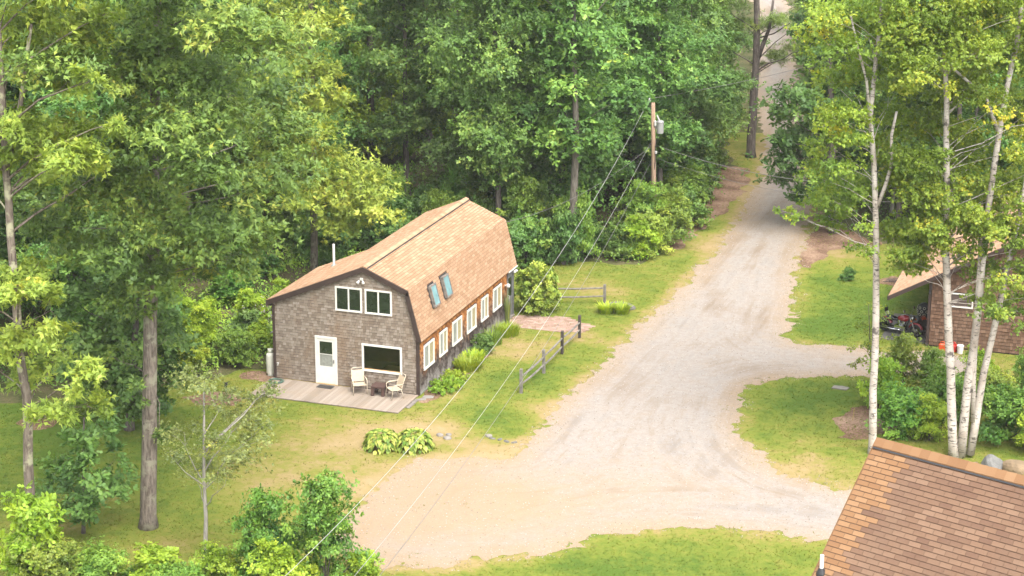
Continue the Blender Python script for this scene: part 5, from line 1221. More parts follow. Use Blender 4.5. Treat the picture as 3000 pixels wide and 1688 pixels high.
   [(0.71,-2,13.55,1.33,0.95),(-1.55,1,12.26,1.76,1.08),(-.21,-1,10.86,1.73,1.06),(1.11,-2,10.18,0.96,0.86),(-2,1,10.27,1.38,0.98),(-1.05,-1,8.5,1.75,1.16),(0.68,-3,8.45,1.24,0.86),(1.61,-2,6.55,1.45,0.97),(3.02,-3,6.31,1.05,0.8),(2.44,-2,4.66,1.55,0.87),(1,-2,5.26,1.65,0.97),(3.77,-4,4.89,0.72,0.53),(-.64,0,6.07,1.78,1.08),(-2.33,1,6.24,1.39,1),(-.27,-2,4.96,1.36,0.87),(1.45,-2,3.65,1.17,0.55),(3.1,-3,5.32,1.15,0.77),(0.13,-1,9.29,1.16,0.87),(-1.55,0,14.76,1.73,1.15),(0.66,-1,15.1,1.52,1.14),(-2.86,1,8.26,1.19,0.99)]),
}
# ------------------------------------------------------------------ single trees seen one by one
def one_tree(key, name, label, cat, bark_, leafm, r0, r1, extra_pads=(), extra_r=(), **kw):
    base, paths, pads = TD[key]; pads = list(pads)
    if kw.pop('double', False): pads = pads + [(a + .35 * math.sin(i * 2.1), b + 1.7, c + .3 * math.sin(i * 1.3), d, e) for i, (a, b, c, d, e) in enumerate(pads)]
    P = cv_pads(pads + list(extra_pads)); Q = [cv_path(p) for p in paths]
    tk = {k: kw.pop(k) for k in ('flare', 'limb_r', 'limb_from', 'twigs', 'rise', 'n', 'wob') if k in kw}
    seed = sum(map(ord, key))
    cme, SC = crown_mesh('crown', seed, P, leafm, **kw)
    ex = [(Q[i + 1], *(extra_r[i] if i < len(extra_r) else (r0 * .5, r1))) for i in range(len(Q) - 1)]
    tme = trunk_mesh('trunk', seed, Q[0], r0, r1, bark_, P, SC, ex, **tk)
    return tree(name, label, cat, base, tme, cme)
mir = [(-1.5, .5, 17.5, 1.4, .8), (-2.6, -.8, 15.5, 1.4, .7), (-2.0, 1.5, 14.0, 1.2, .6), (-3.2, .5, 18.5, 1.3, .8), (-1.6, -1.2, 10.0, 1.1, .6), (-1.8, 1.0, 7.6, 1.0, .6), (.5, .2, 20.2, 1.6, .9), (2.2, -.2, 20.2, 1.3, .8)]
one_tree('OAK_L', 'oak_tree', 'bright yellow-green oak at the left edge with lichen-spotted trunk', 'tree', M['bark_left'], M['leaf_oak_bright'], .19, .10, mir, [(.11, .05)], tpl=NARROW, leaf=.24, per_m2=440, k=7, limb_r=.05, twigs=4, sub_r=.26)
TD['OAK_B'] = (TD['OAK_B'][0], TD['OAK_B'][1], [t for t in TD['OAK_B'][2] if t[0] < 5.6])
one_tree('OAK_B', 'oak_tree', 'largest oak with a straight grey trunk and broad dark crown left of the house', 'tree', M['bark_oak'], M['leaf_oak'], .31, .13,
         [(-3.5, 1.5, 17, 1.6, .8), (-4.2, -1, 14.5, 1.5, .8), (-2.6, 2.5, 12.5, 1.5, .7), (1, 4.5, 14, 1.6, .8), (2.5, 5, 17, 1.6, .8), (-1.5, -3.8, 17.5, 1.5, .8), (1.5, 2, 20.5, 1.8, 1.0), (4, -1, 20, 1.6, .9), (-.9, .6, 6.2, .45, .8), (.1, -.5, 5.3, .4, .7), (.9, .2, 7.0, .5, .7), (.2, -.45, 8.2, .5, .6), (.7, -.4, 3.7, .22, .25), (0, -1.6, 10.6, 1.2, .6), (1.3, -1.5, 11.9, 1.3, .7), (-1.2, -1.2, 12.4, 1.2, .7), (.4, -1.8, 14.3, 1.4, .8), (.9, -1.4, 16.6, 1.4, .8), (1.0, -1.6, 15.4, 1.3, .8), (1.3, -1.5, 17.8, 1.4, .9), (1.4, -1.2, 19.3, 1.4, .9), (.4, -1.5, 13.2, 1.2, .7), (.8, -1.2, 9.6, 1.1, .6), (-.2, -.8, 8.9, .8, .5), (2.6, -1.8, 11.0, 1.2, .55), (-1.6, .8, 10.2, 1.2, .6), (-2.6, -.5, 11.4, 1.2, .6)],
         tpl=NARROW, leaf=.225, per_m2=370, k=7, limb_r=.04, twigs=4, sub_r=.33, rise=.10, flare=1.35)
one_tree('OAK_N', 'oak_tree', 'bright yellow-green oak right of the largest oak, its crown hanging towards the house roof', 'tree', M['bark_oak'], M['leaf_oak_bright'], .20, .12, [(-2, 3, 13, 1.5, .8), (2, 3, 15, 1.5, .8), (0, 3, 18, 1.6, .9), (3, -2, 18, 1.4, .8), (5, 0, 17, 1.3, .7)], tpl=NARROW, leaf=.26, per_m2=265, k=7, limb_r=.04, twigs=3, sub_r=.33, rise=.15)
one_tree('MAP', 'maple_tree', 'dark green maple standing behind the big oak trunk, leafy to the ground', 'tree', M['bark_dark'], M['leaf_dark'], .19, .07, [(.3, 1, 9.3, 1.2, .8), (1.6, 1.6, 7.4, 1.2, .8), (-.8, 0, 7.2, 1.1, .7), (2.2, .6, 3.3, .9, .7), (1.2, -.4, 5.9, 1, .7), (-.4, .6, 4.2, 1.2, .9), (-1.6, .8, 3.4, 1.1, .8), (-1.2, .6, 1.6, 1.1, .8), (.5, -.6, 2.4, 1.1, .8), (.6, -.4, 1.2, .9, .6), (-2.2, .8, 5.2, 1.0, .7), (0, -.2, 7.0, 1.2, .8), (-1.2, .8, 8.0, 1.2, .8), (1.5, -.8, 4.0, 1.0, .8), (-2.4, 1, 2.2, 1, .8)], tpl=ROUND, leaf=.19, per_m2=420, limb_r=.05)
one_tree('MAP2', 'maple_sapling', 'small dark maple sapling on the lawn between the two oak trunks', 'tree', M['bark_dark'], M['leaf_dark'], .07, .03, [], tpl=OAKLEAF, leaf=.24, per_m2=190, limb_r=.03, limb_from=.2, droop=.3)
one_tree('SPARSE', 'sparse_tree', 'thin young tree with pale bark and sparse grey-green leaves in front of the deck', 'tree', M['bark_pale'], M['leaf_sparse'], .085, .03, [], tpl=DIAMOND, leaf=.095, per_m2=520, k=5, limb_r=.045, twigs=9, rise=.75, limb_from=.34)
one_tree('BIRCH', 'birch_tree', 'tall single white birch with a forked top and a dead side stem', 'tree', M['bark_birch'], M['leaf_birch'], .165, .07, [(-.9, -1.4, 18.8, 1.2, .8), (.4, .6, 19, 1.2, .8), (-1.8, .6, 19, 1, .7)], [(.085, .05), (.07, .03)], double=True, tpl=DIAMOND, leaf=.128, per_m2=680, k=9, droop=1.1, limb_r=.022, twigs=4, rise=.35, flare=1.3, limb_from=.3, sub_r=.36)
one_tree('CLUMP', 'birch_tree', 'clump of four leaning white birch stems rising behind the near roof', 'tree', M['bark_birch'], M['leaf_birch'], .19, .08, [(-2.05, -.8, 9.6, .75, .5), (-1.1, -.6, 8.8, .7, .45), (-.3, -1, 10.2, .75, .5), (-2.4, -.4, 8.6, .6, .4), (-1.4, -1.2, 10.1, .75, .5), (.3, -.8, 9.6, .7, .45), (1.25, -.6, 10.2, .75, .5), (0, -.6, 8.8, .5, .35), (2.0, -.4, 8.0, .65, .45), (2.2, -.5, 6.7, .6, .5), (-1.9, -.6, 10.9, .8, .5), (-2.7, -.3, 7.7, .5, .35), (1.6, -.5, 8.9, .7, .45), (-2.6, .3, 9.3, .8, .5), (-1.6, .5, 9.9, .8, .5), (-.6, -.3, 9.6, .8, .5), (.6, .3, 9.3, .8, .5), (1.8, .4, 9.0, .8, .5), (-3.0, -.3, 8.3, .7, .4), (2.3, .2, 10.2, .8, .5), (-2.0, .6, 8.6, .7, .4), (.9, .6, 10.6, .9, .6), (-.9, .6, 11, .9, .6), (1.9, -.3, 7.9, .7, .45), (2.6, .6, 11.6, .9, .6), (2.6, .5, 17, 1.3, .9), (3.2, -.6, 14, 1.3, .8), (3.0, 1.2, 11, 1.2, .8), (.5, 2.4, 15, 1.2, .8), (0, 0, 19, 1.4, .9), (2, 1, 19.5, 1.4, .9), (-1.8, 1, 18.6, 1.2, .8), (1.6, -1.6, 18, 1.2, .8)], [(.19, .08), (.17, .07), (.11, .05), (.08, .035)], double=True, tpl=DIAMOND, leaf=.128, per_m2=680, k=9, droop=1.1, limb_r=.022, twigs=4, rise=.3, flare=1.25, limb_from=.35, sub_r=.36)
one_tree('OAK_R', 'oak_tree', 'dark green oak reaching over the right side of the gravel road', 'tree', M['bark_dark'], M['leaf_dark'], .24, .10, [(1.5, 0, 6, 1.3, .8), (2, 1, 8.5, 1.4, .9), (.8, 1.5, 11, 1.5, 1), (-1.6, .6, 11.5, 1.4, .9), (1.8, -.5, 11, 1.4, .9), (.3, 0, 14, 1.7, 1.1), (-1.6, -1, 13.5, 1.3, .9), (1.2, 1, 3.8, 1.1, .7)], tpl=OAKLEAF, leaf=.28, per_m2=190, limb_r=.05, droop=.5)
one_tree('PINE', 'pine_tree', 'forked dark-trunked pine with flat feathery boughs at the left edge of the road', 'tree', M['bark_dark'], M['leaf_pine'], .30, .16, [(-2.2, 1, 9.5, 1.4, .45), (-1.4, -1, 11, 1.3, .4), (1.5, 1, 11.5, 1.4, .45), (0, 0, 13, 1.5, .6), (-3, .4, 7.6, 1, .35)], [(.16, .08)], tpl=NEEDLE, leaf=.30, per_m2=420, k=14, droop=.15, spread=.8, limb_r=.06, sub_r=.22, up_bias=.8)

# ------------------------------------------------------------------ tree kinds for the woods
PROT = []
for i, (H_, z0, R, n, ra, rb, lm, bk_, r0, lf, dn) in enumerate([
    (16.5, 2.0, 3.4, 34, 1.1, 1.8, 'leaf_forest', 'bark_grey', .17, .20, 190), (18.0, 3.2, 3.0, 34, 1.0, 1.7, 'leaf_forest', 'bark_dark', .19, .19, 190),
    (14.5, 1.2, 3.2, 32, 1.1, 1.7, 'leaf_dark', 'bark_dark', .15, .20, 190), (17.0, 4.5, 3.3, 30, 1.0, 1.7, 'leaf_oak', 'bark_grey', .20, .21, 170),
    (15.0, 1.5, 2.7, 30, .9, 1.6, 'leaf_forest', 'bark_pale', .13, .18, 210), (12.0, .8, 2.8, 28, 1.0, 1.5, 'leaf_forest', 'bark_grey', .11, .18, 210)]):
    pads = random_pads(100 + i, H_, z0 + .6, R, n, ra, rb)
    cme, SC = crown_mesh('crown', 200 + i, pads, M[lm], tpl=OAKLEAF if i == 3 else DIAMOND, leaf=lf * (1.1 if i == 3 else .95), per_m2=dn * (1.2 if i == 3 else 2.1), k=7, sub_r=.34, droop=.4)
    rn = random.Random(300 + i); pth = [(0, 0, 0)]
    for j in range(1, 6): pth.append((pth[-1][0] + rn.uniform(-.25, .25), pth[-1][1] + rn.uniform(-.25, .25), H_ * .93 * j / 5))
    PROT.append((trunk_mesh('trunk', 400 + i, pth, r0, .05, M[bk_], pads, SC, limb_r=.04, twigs=2, limb_from=.12), cme))
# tall kind: bare dark trunk, crown high up
for i, (bk_, lm) in enumerate([('bark_dark', 'leaf_forest'), ('bark_grey', 'leaf_oak')]):
    pads = random_pads(130 + i, 21, 12.5, 2.8, 20, 1.0, 1.7)
    cme, SC = crown_mesh('crown', 230 + i, pads, M[lm], leaf=.23, per_m2=270)
    PROT.append((trunk_mesh('trunk', 430 + i, [(0, 0, 0), (.1, .1, 5), (-.1, .2, 10), (.1, .1, 15), (.1, 0, 20)], .24, .08, M[bk_], pads, SC, limb_r=.06, twigs=1, limb_from=.5), cme))

pads = random_pads(140, 8.5, 1.0, 2.4, 24, .8, 1.3)
cme, SC = crown_mesh('crown', 240, pads, M['leaf_lime'], leaf=.2, per_m2=330)
PROT.append((trunk_mesh('trunk', 440, [(0, 0, 0), (.1, 0, 3), (0, .1, 7.5)], .09, .03, M['bark_dark'], pads, SC, limb_r=.04, twigs=1), cme))
MEADOW = [(-15.5, -3.5), (-11, -2), (-6, 2), (-4.5, 14), (-8, 19), (-14.5, 19), (-17.5, 8)]
HOUSE2 = [(16.5, 13), (35, 13), (35, 28), (17, 28)]
frnd = random.Random(77); spots = []
for d in [84, 89, 94, 99.5, 104, 108.5, 112.5, 117, 121.5, 126, 131, 136.5, 142.5, 149, 157, 166, 176]:
    half = d * .25 + 3.5; step = 4.3 if d < 130 else 5.2
    u = -half + frnd.uniform(0, 2)
    while u < half:
        x = CAM[0] + RH[0] * u + FH[0] * (d + frnd.uniform(-1.6, 1.6)); y = CAM[1] + RH[1] * u + FH[1] * (d + frnd.uniform(-1.6, 1.6)); u += step * frnd.uniform(.8, 1.25)
        p = np.array([[x, y]])
        if lawn_field(p)[0] < 1.0 or sdist(p, ROAD)[0] < 2.7 or in_poly(p, MEADOW)[0] or in_poly(p, HOUSE2)[0]: continue
        if -7.5 < x < 1 and -3 < y < 19.5: continue
        if y < 13 and x > 17: continue
        if math.hypot(x + 12.3, y - 18.3) < 3: continue
        q = project((x, y, 0)); qx = q[0] * 2575 / 1024
        if 870 < qx < 1010 and q[2] < 134: continue
        if 840 < qx < 885 and q[2] < 112: continue
        # keep the tall single trees clear
        if min(math.hypot(x - a, y - b) for a, b in [(3.4, 48.95), (11.76, 32.4), (2.9, 27.5), (19.4, -.2), (22.8, .5)]) < 2.6: continue
        spots.append((x, y, q[2]))
def zone(x, y):
    if x > ROAD_R[30][0] - .1 * 0 and sdist(np.array([[x, y]]), ROAD)[0] > 0 and x > np.interp(y, [13, 18, 27, 34, 47, 58, 84, 110], [13.2, 12.6, 11, 10.2, 7.5, 5, -.7, -6.5]): return 'R'
    px = project((x, y, 5))[0]
    return 'L' if px < 400 else 'M'
LBL = {'R': ('leafy green tree in the wood to the right of the gravel road', 'wood right of the road'),
       'M': ('leafy green tree in the wood between the tan-roofed house and the gravel road', 'wood behind the house'),
       'L': ('leafy green tree in the dark wood at the upper left beyond the oaks', 'wood beyond the oaks')}
first = {}
for i, (x, y, d) in enumerate(spots):
    z = zone(x, y)
    k = frnd.choice([0, 1, 2, 2, 3, 4] if z == 'L' else [0, 0, 1, 1, 2, 3, 4, 5])
    if d > 128 and frnd.random() < .35: k = 6 + (i % 2)
    near_edge = lawn_field(np.array([[x, y]]))[0] < 4
    if near_edge and z != 'L' and frnd.random() < .3: k = 5
    lb, gr = LBL[z]
    tree('forest_tree', lb, 'tree', (x, y, 0), PROT[k][0], PROT[k][1], gr, frnd.uniform(0, 6.28), frnd.uniform(.85, 1.12), frnd.uniform(.85, 1.15))
for (x, y, k, s, lb) in [(-19.1, 40.3, 6, 1.1, 'tall tree with a bare dark trunk standing in the clearing above the house'), (-25.4, 45.4, 7, 1.3, 'thick grey bare trunk just right of the big oak crown'), (-22.1, 42.8, 6, .8, 'thin dark bare trunk left of the tall clearing tree'), (-2.7, 42.7, 7, .9, 'pale bare trunk rising left of the utility pole'), (-.2, 22.2, 3, 1.2, 'oak with a thick trunk at the lawn edge behind the rhododendron'), (-12.5, 56.9, 6, 1.0, 'dark bare trunk deep in the wood above the house roof'), (-4.6, 37, 6, .8, 'slim dark bare trunk in the wood left of the pole'), (18.5, 29.3, 6, .75, 'dark trunk on the shady lawn behind the tall birch')]:
    tree('forest_tree', lb, 'tree', (x, y, 0), PROT[k][0], PROT[k][1], None, frnd.uniform(0, 6.28), s, s)

for i, (x, y) in enumerate([(-17.5, 45.5), (-20.5, 46.5), (-23.5, 41.5), (-22, 49), (-18.2, 51), (-15.8, 49.5), (-25.5, 50.5), (-20.0, 36.2), (-17.2, 39.0)]):
    tree('understory_tree', 'small lime-green tree lit in the clearing above the house', 'tree', (x, y, 0), PROT[8][0], PROT[8][1], 'small bright trees in the clearing', i * 1.3, .75 + .1 * (i % 4))
# ------------------------------------------------------------------ shrubs
def shrub_proto(seed, R, H_, n, lm, leaf, dn, tpl=DIAMOND, stems=5, rmin=.35, rmax=.6, up=.6, **kw):
    rnd = random.Random(seed); pads = []
    for i in range(n):
        t = (i + .5) / n; a = i * 2.4; z = H_ * (.12 + .8 * t); r = R * math.sqrt(max(.05, 1 - (t * .95) ** 2)) * (rnd.uniform(.4, 1) if i % 3 else rnd.uniform(0, .4))
        rh = rnd.uniform(rmin, rmax); pads.append((r * math.cos(a), r * math.sin(a), z, rh, rh * .75))
    cme, SC = crown_mesh('foliage', seed, pads, M[lm], tpl=tpl, leaf=leaf, per_m2=dn, **kw)
    mb = MB()
    for i in range(stems):
        p = pads[(i * 5 + 2) % n]; mb.tube([(rnd.uniform(-.1, .1), rnd.uniform(-.1, .1), -.05), (p[0] * .4, p[1] * .4, p[2] * .55), (p[0] * .9, p[1] * .9, p[2])], [.028, .02, .008], 5, False)
    return mb.mesh('stems', M['bark_dark'], smooth=True), cme
def shrub(name, label, cat, loc, pr, group=None, rz=0, s=1.0, sz=None):
    t = empty(name, loc if len(loc) > 2 else (*loc, 0), rz); t.scale = (s, s, sz or s); tag(t, label, cat, group)
    link(bpy.data.objects.new('stems', pr[0]), t); link(bpy.data.objects.new('foliage', pr[1]), t); return t
SP = [shrub_proto(501, 1.3, 1.9, 26, 'leaf_shrub', .115, 720), shrub_proto(502, 1.1, 2.3, 26, 'leaf_lime', .11, 720), shrub_proto(503, 1.4, 1.6, 26, 'leaf_forest', .15, 480), shrub_proto(504, 1.0, 1.5, 22, 'leaf_dark', .13, 480), shrub_proto(505, 1.0, 2.6, 34, 'leaf_shrub', .085, 1000, rmin=.28, rmax=.46), shrub_proto(506, .9, 2.4, 26, 'leaf_lime', .20, 260, tpl=OAKLEAF, rmin=.3, rmax=.5)]
srn = random.Random(31)
# undergrowth shrubs left of the house
for (x, y, k, s, lb) in [(-10.6, -.9, 1, .8, 'rounded lime shrub at the lawn edge nearest the oak trunk'), (-9.2, 1.2, 0, .8, 'mid-green low bush at the corner of the meadow by the propane tank'), (-11.6, 2.4, 1, .9, 'lime-green bush in the meadow left of the house'), (-9.9, 3.9, 3, 1.0, 'dark green bush in the meadow beside the awning'), (-12.6, .2, 1, .8, 'broad yellow-green bush behind the maple at the meadow edge'), (-14.2, 4.8, 1, .85, 'bright lime bush against the dark wood left of the meadow'), (-11.3, 6.8, 1, .7, 'green bush in the middle of the meadow'), (-13.6, 9.2, 0, .9, 'fresh green bush at the back of the meadow'), (-10.2, 8.4, 1, .75, 'small yellow-green bush near the shed roof eave'), (-12.3, 18.0, 2, 1.35, 'blue-green rounded bush behind the vent pipe'), (-9.0, 3.0, 1, .6, 'small lime bush between the awning and the tank'), (-8.6, 6.4, 1, .6, 'small lime bush along the hidden side wall'), (-12.6, 4.6, 1, .7, 'yellow-green bush left of the dark meadow bush'), (-10.3, 14.2, 3, 1.0, 'dark low bush behind the left roof edge'), (-14.6, 13.2, 2, 1.2, 'dull green bush below the big oak crown')]:
    shrub('meadow_shrub', lb, 'shrub', (x, y), SP[k], 'shrubs left of the house', srn.uniform(0, 6.28), s)
# shrubs along the foot of the wood and the road
for (x, y, k, s, lb) in [(3.1, 24.0, 1, .88, 'bright lime bush at the foot of the utility pole'), (1.9, 24.0, 2, 1.0, 'dark green bush left of the bright one at the pole foot'), (3.25, 25.0, 0, 1.1, 'green bush right of the pole at the bend of the lawn'), (.6, 23.6, 3, 1.0, 'low dark bush in the shade behind the short fence'), (3.35, 27.6, 0, 1.3, 'tall green roadside bush nearest the pole'), (2.45, 26.4, 4, 1.4, 'upright green bush behind the pole'), (3.25, 30.6, 2, 1.35, 'dull green roadside bush in the middle of the row'), (2.75, 33.8, 0, 1.3, 'fresh green roadside bush beside the leaf litter verge'), (2.35, 37.2, 2, 1.3, 'green roadside bush close to the narrowing of the verge'), (1.65, 41.0, 0, 1.3, 'roadside bush near the pine'), (1.05, 45.2, 2, 1.2, 'roadside bush just before the pine trunk'), (-1.2, 23.2, 2, 1.0, 'shaded bush behind the rhododendron'), (-3.4, 21.6, 3, 1.2, 'dark bush behind the back corner of the house'), (-6.4, 20.4, 2, 1.2, 'dark bush behind the house ridge'), (-9.0, 19.4, 3, 1.1, 'dark bush left of the house ridge end')]:
    shrub('edge_shrub', lb, 'shrub', (x, y), SP[k], 'shrubs along the foot of the wood', srn.uniform(0, 6.28), s)
ern = random.Random(44)
for i in range(30):
    x = -15.5 + i * .56 + ern.uniform(-.4, .4); y = 20.6 + (i % 3) * 1.5 + ern.uniform(-.5, .5) + max(0, x + 3) * .35
    if x > .2: continue
    shrub('edge_shrub', 'leafy green bush in the shade under the wood behind the house', 'shrub', (x, y), SP[ern.choice([0, 2, 2, 4, 3])], 'shade bushes behind the house', ern.uniform(0, 6.28), ern.uniform(1.0, 1.5), ern.uniform(1.1, 1.9))
# foreground thicket along the bottom
for (x, y, k, s, sz, lb) in [(4.3, -19.4, 4, 1.3, 1.7, 'tall leafy shrub at the bottom beside the driveway corner'), (2.5, -20.1, 4, 1.15, 1.5, 'green shrub with upright shoots left of the tallest foreground one'), (5.6, -19.2, 5, .65, .7, 'small lime sapling at the driveway edge, rightmost of the thicket'), (.95, -20.6, 1, .75, .75, 'light green bush at the bottom just right of the thin tree'), (3.4, -21.0, 1, 1.0, 1.0, 'lime-green bush at the bottom edge below the wires'), (-1.3, -20.8, 5, .95, .62, 'large-leaved lime bush at the bottom below the big oak trunk'), (-4.6, -22.2, 0, 1.0, .9, 'green bush in the bottom left corner'), (-3.0, -21.6, 0, .9, .75, 'green bush at the bottom between the left oak and the big oak'), (.1, -21.6, 0, .9, .7, 'low green bush at the bottom edge left of the thin tree'), (-5.35, -21.8, 5, 1.1, 1.35, 'lime oak sapling hiding the foot of the left oak')]:
    shrub('thicket_shrub', lb, 'shrub', (x, y), SP[k], 'thicket along the bottom edge', srn.uniform(0, 6.28), s, sz)
# around the birches
for (x, y, k, s, sz, lb) in [(20.2, 2.2, 0, 1.0, 1.0, 'green bush right of the tall birch trunk'), (21.3, 2.0, 1, .75, .8, 'lime bush left of the birch clump'), (21.6, 4.4, 0, 1.0, 1.1, 'bush behind the birch clump stems'), (24.4, 3.2, 0, 1.2, 1.15, 'broad green bush right of the birch clump'), (25.6, 2.0, 1, .9, .8, 'light green bush at the right edge above the boulders'), (26.2, 4.4, 4, 1.2, 1.3, 'tall green bush at the right edge below the brown wall'), (19.3, 7.6, 4, .9, 1.0, 'slender bush in front of the motorcycle'), (20.6, 7.2, 4, .85, .85, 'feathery bush below the neighbour corner board'), (23.0, 6.4, 0, 1.0, .9, 'bush between the birch stems'), (18.9, 5.2, 5, .8, .9, 'lime leafy bush close behind the tall birch trunk'), (22.4, 8.6, 1, .7, .8, 'yellow-green bush under the brown wall by the bucket'), (24.6, 7.4, 4, .8, 1.0, 'upright grey-green bush before the brown wall')]:
    shrub('birch_shrub', lb, 'shrub', (x, y), SP[k], 'shrubs around the birches', srn.uniform(0, 6.28), s, sz)
sap = [(0, 0, 3.6, .35, .4), (.15, .05, 3.0, .5, .4), (-.3, .1, 2.6, .55, .35), (.2, -.2, 2.2, .6, .35), (-.5, -.1, 1.9, .55, .3), (.1, .3, 1.5, .6, .3), (-.6, .1, 1.1, .4, .25)]
cme, SC = crown_mesh('crown', 611, sap, M['leaf_birch'], leaf=.11, per_m2=260, droop=.9)
tree('birch_sapling', 'slim young sapling with yellow-green leaves left of the tall birch trunk', 'tree', (18.05, 7.4, 0), trunk_mesh('trunk', 612, [(0, 0, 0), (-.1, 0, 1.5), (-.22, 0, 2.8), (-.3, 0, 3.8)], .035, .012, M['bark_dark'], sap, SC, limb_r=.025, flare=1.1), cme)
shrub('low_shrub', 'small dark round shrub alone on the right lawn', 'shrub', (14.2, 23.5), SP[3], None, .3, .42)
# rhododendron
pads = [(r * math.cos(a), r * math.sin(a), z, .42, .34) for (r, z, n_) in ((1.0, .45, 9), (1.15, .95, 10), (1.05, 1.45, 9), (.75, 1.95, 7), (.3, 2.3, 4), (.4, 1.2, 4)) for a in [2 * math.pi * i / n_ + z for i in range(n_)]]
cme, SC = crown_mesh('foliage', 620, pads, M['leaf_rhodo'], tpl=DIAMOND, leaf=.19, per_m2=230, k=9, droop=.25, sub_r=.2)
mb = MB(); [mb.tube([(0, 0, -.05), (p[0] * .5, p[1] * .5, p[2] * .6), p[:3]], [.03, .02, .008], 5, False) for p in pads[::5]]
shrub('rhododendron', 'big rounded rhododendron bush by the far corner of the house', 'shrub', (.98, 13.05), (mb.mesh('stems', M['bark_dark'], True), cme), None, 0, .74, .95)

# ------------------------------------------------------------------ planting along the long wall
def blades(name, seed, R, H_, n, lm, w=.03, arch=.55):
    rng = np.random.default_rng(seed); a = rng.uniform(0, 2 * math.pi, n); r = R * np.sqrt(rng.random(n)) * .55; L = H_ * rng.uniform(.6, 1.15, n)
    bx, by = r * np.cos(a), r * np.sin(a); d = a + rng.normal(0, .5, n); o_ = arch * L * rng.uniform(.4, 1.2, n)
    S = 3; V_ = np.empty((n, 8, 3)); sx, sy = -np.sin(d) * w, np.cos(d) * w
    for j, (t, ww) in enumerate(((0, .8), (.4, 1), (.75, .7), (1, .05))):
        x = bx + np.cos(d) * o_ * t * t; y = by + np.sin(d) * o_ * t * t; z = L * (t - .38 * t * t * (o_ / L))
        V_[:, j] = np.stack([x + sx * ww, y + sy * ww, z], -1); V_[:, 7 - j] = np.stack([x - sx * ww, y - sy * ww, z], -1)
    loops = (np.arange(n)[:, None, None] * 8 + np.array([[0, 1, 6, 7], [1, 2, 5, 6], [2, 3, 4, 5]])[None]).reshape(-1)
    return np_mesh(name, V_.reshape(-1, 3), 4, np.repeat(np.clip(rng.normal(.5, .22, n), 0, 1), 8), M[lm], loops)
def plant(name, label, cat, loc, me, group=None, s=1, rz=0):
    o = link(bpy.data.objects.new(name, me)); o.location = (*loc, 0) if len(loc) == 2 else loc; o.scale = (s,) * 3; o.rotation_euler.z = rz; return tag(o, label, cat, group)
mp = [(rd * math.cos(a) * .8, rd * math.sin(a), .22, .38, .25) for rd, n_ in ((.0, 1), (.55, 6), (.95, 9)) for a in [2 * math.pi * i / max(1, n_) for i in range(n_)]]
lm_, _ = crown_mesh('leafy_mound', 630, mp, M['leaf_lime'], tpl=ROUND, leaf=.12, per_m2=330, droop=.2)
plant('leafy_mound', 'low bright lime mound of leaves at the near corner of the long wall', 'plant', (.72, 1.25), lm_, None, .72)
plant('leafy_mound', 'second smaller lime mound beside the tall grass clump', 'plant', (.62, 2.7), lm_, None, .52, 1)
plant('daylily_clump', 'bright green clump of arching strap leaves under the second window', 'plant', (.72, 4.1), blades('daylily_clump', 640, 1.1, .52, 420, 'leaf_lime'), None)
plant('daylily_clump', 'arching strap leaves below the third window', 'plant', (.62, 5.15), blades('daylily_clump', 641, .8, .5, 300, 'leaf_lime'), None)
shrub('peony_bush', 'dark green round bush against the weathered wall', 'shrub', (.62, 6.35), SP[3], None, 1.0, .58, .55)
plant('tall_weeds', 'tall wispy weeds under the fifth window', 'plant', (.6, 7.7), blades('tall_weeds', 642, .8, .7, 300, 'leaf_shrub', .016, .3), None)
plant('tall_weeds', 'grassy green clump at the far end of the wall bed', 'plant', (.75, 9.2), blades('tall_weeds', 643, 1.0, .6, 420, 'leaf_lime', .018, .5), None)
plant('tall_weeds', 'upright pale weed stalks beside the grey side door', 'plant', (.22, 10.85), blades('tall_weeds', 644, .22, 1.5, 60, 'leaf_sparse', .014, .12), None)
plant('daylily_clump', 'round tuft of green strap leaves in front of the granite stone, left half', 'plant', (4.15, 14.1), blades('daylily_clump', 645, .6, .55, 330, 'leaf_lime', .022, .7), None)
plant('daylily_clump', 'round tuft of green strap leaves in front of the granite stone, right half', 'plant', (4.85, 14.25), blades('daylily_clump', 646, .6, .55, 330, 'leaf_lime', .022, .7), None)
# fern by the awning and pale flowers
fern = MB(); fr_ = random.Random(8)
FV = []
fpos = blades('fern', 650, .5, 1.0, 26, 'leaf_lime', .10, .6)
plant('fern', 'yellow-green fern fronds beside the awning', 'fern', (-8.9, 4.6), fpos)
fl = MB()
for i in range(70):
    x, y, z = fr_.gauss(0, .6), fr_.gauss(0, .9), 1.15 + fr_.uniform(-.2, .3); fl.lathe([(.012, 0), (.03, .02), (.012, .045)], 5, (x, y, z)); 
    if i % 3 == 0: fl.tube([(x, y, 0), (x, y, z)], .006, 3, False)
o = fl.build('wildflowers', simple('pale_petal', (.62, .52, .55), .7)); o.location = (-9.6, 6.6, 0); tag(o, 'pale pinkish wildflowers in the meadow left of the house', 'flowers', kind='stuff')

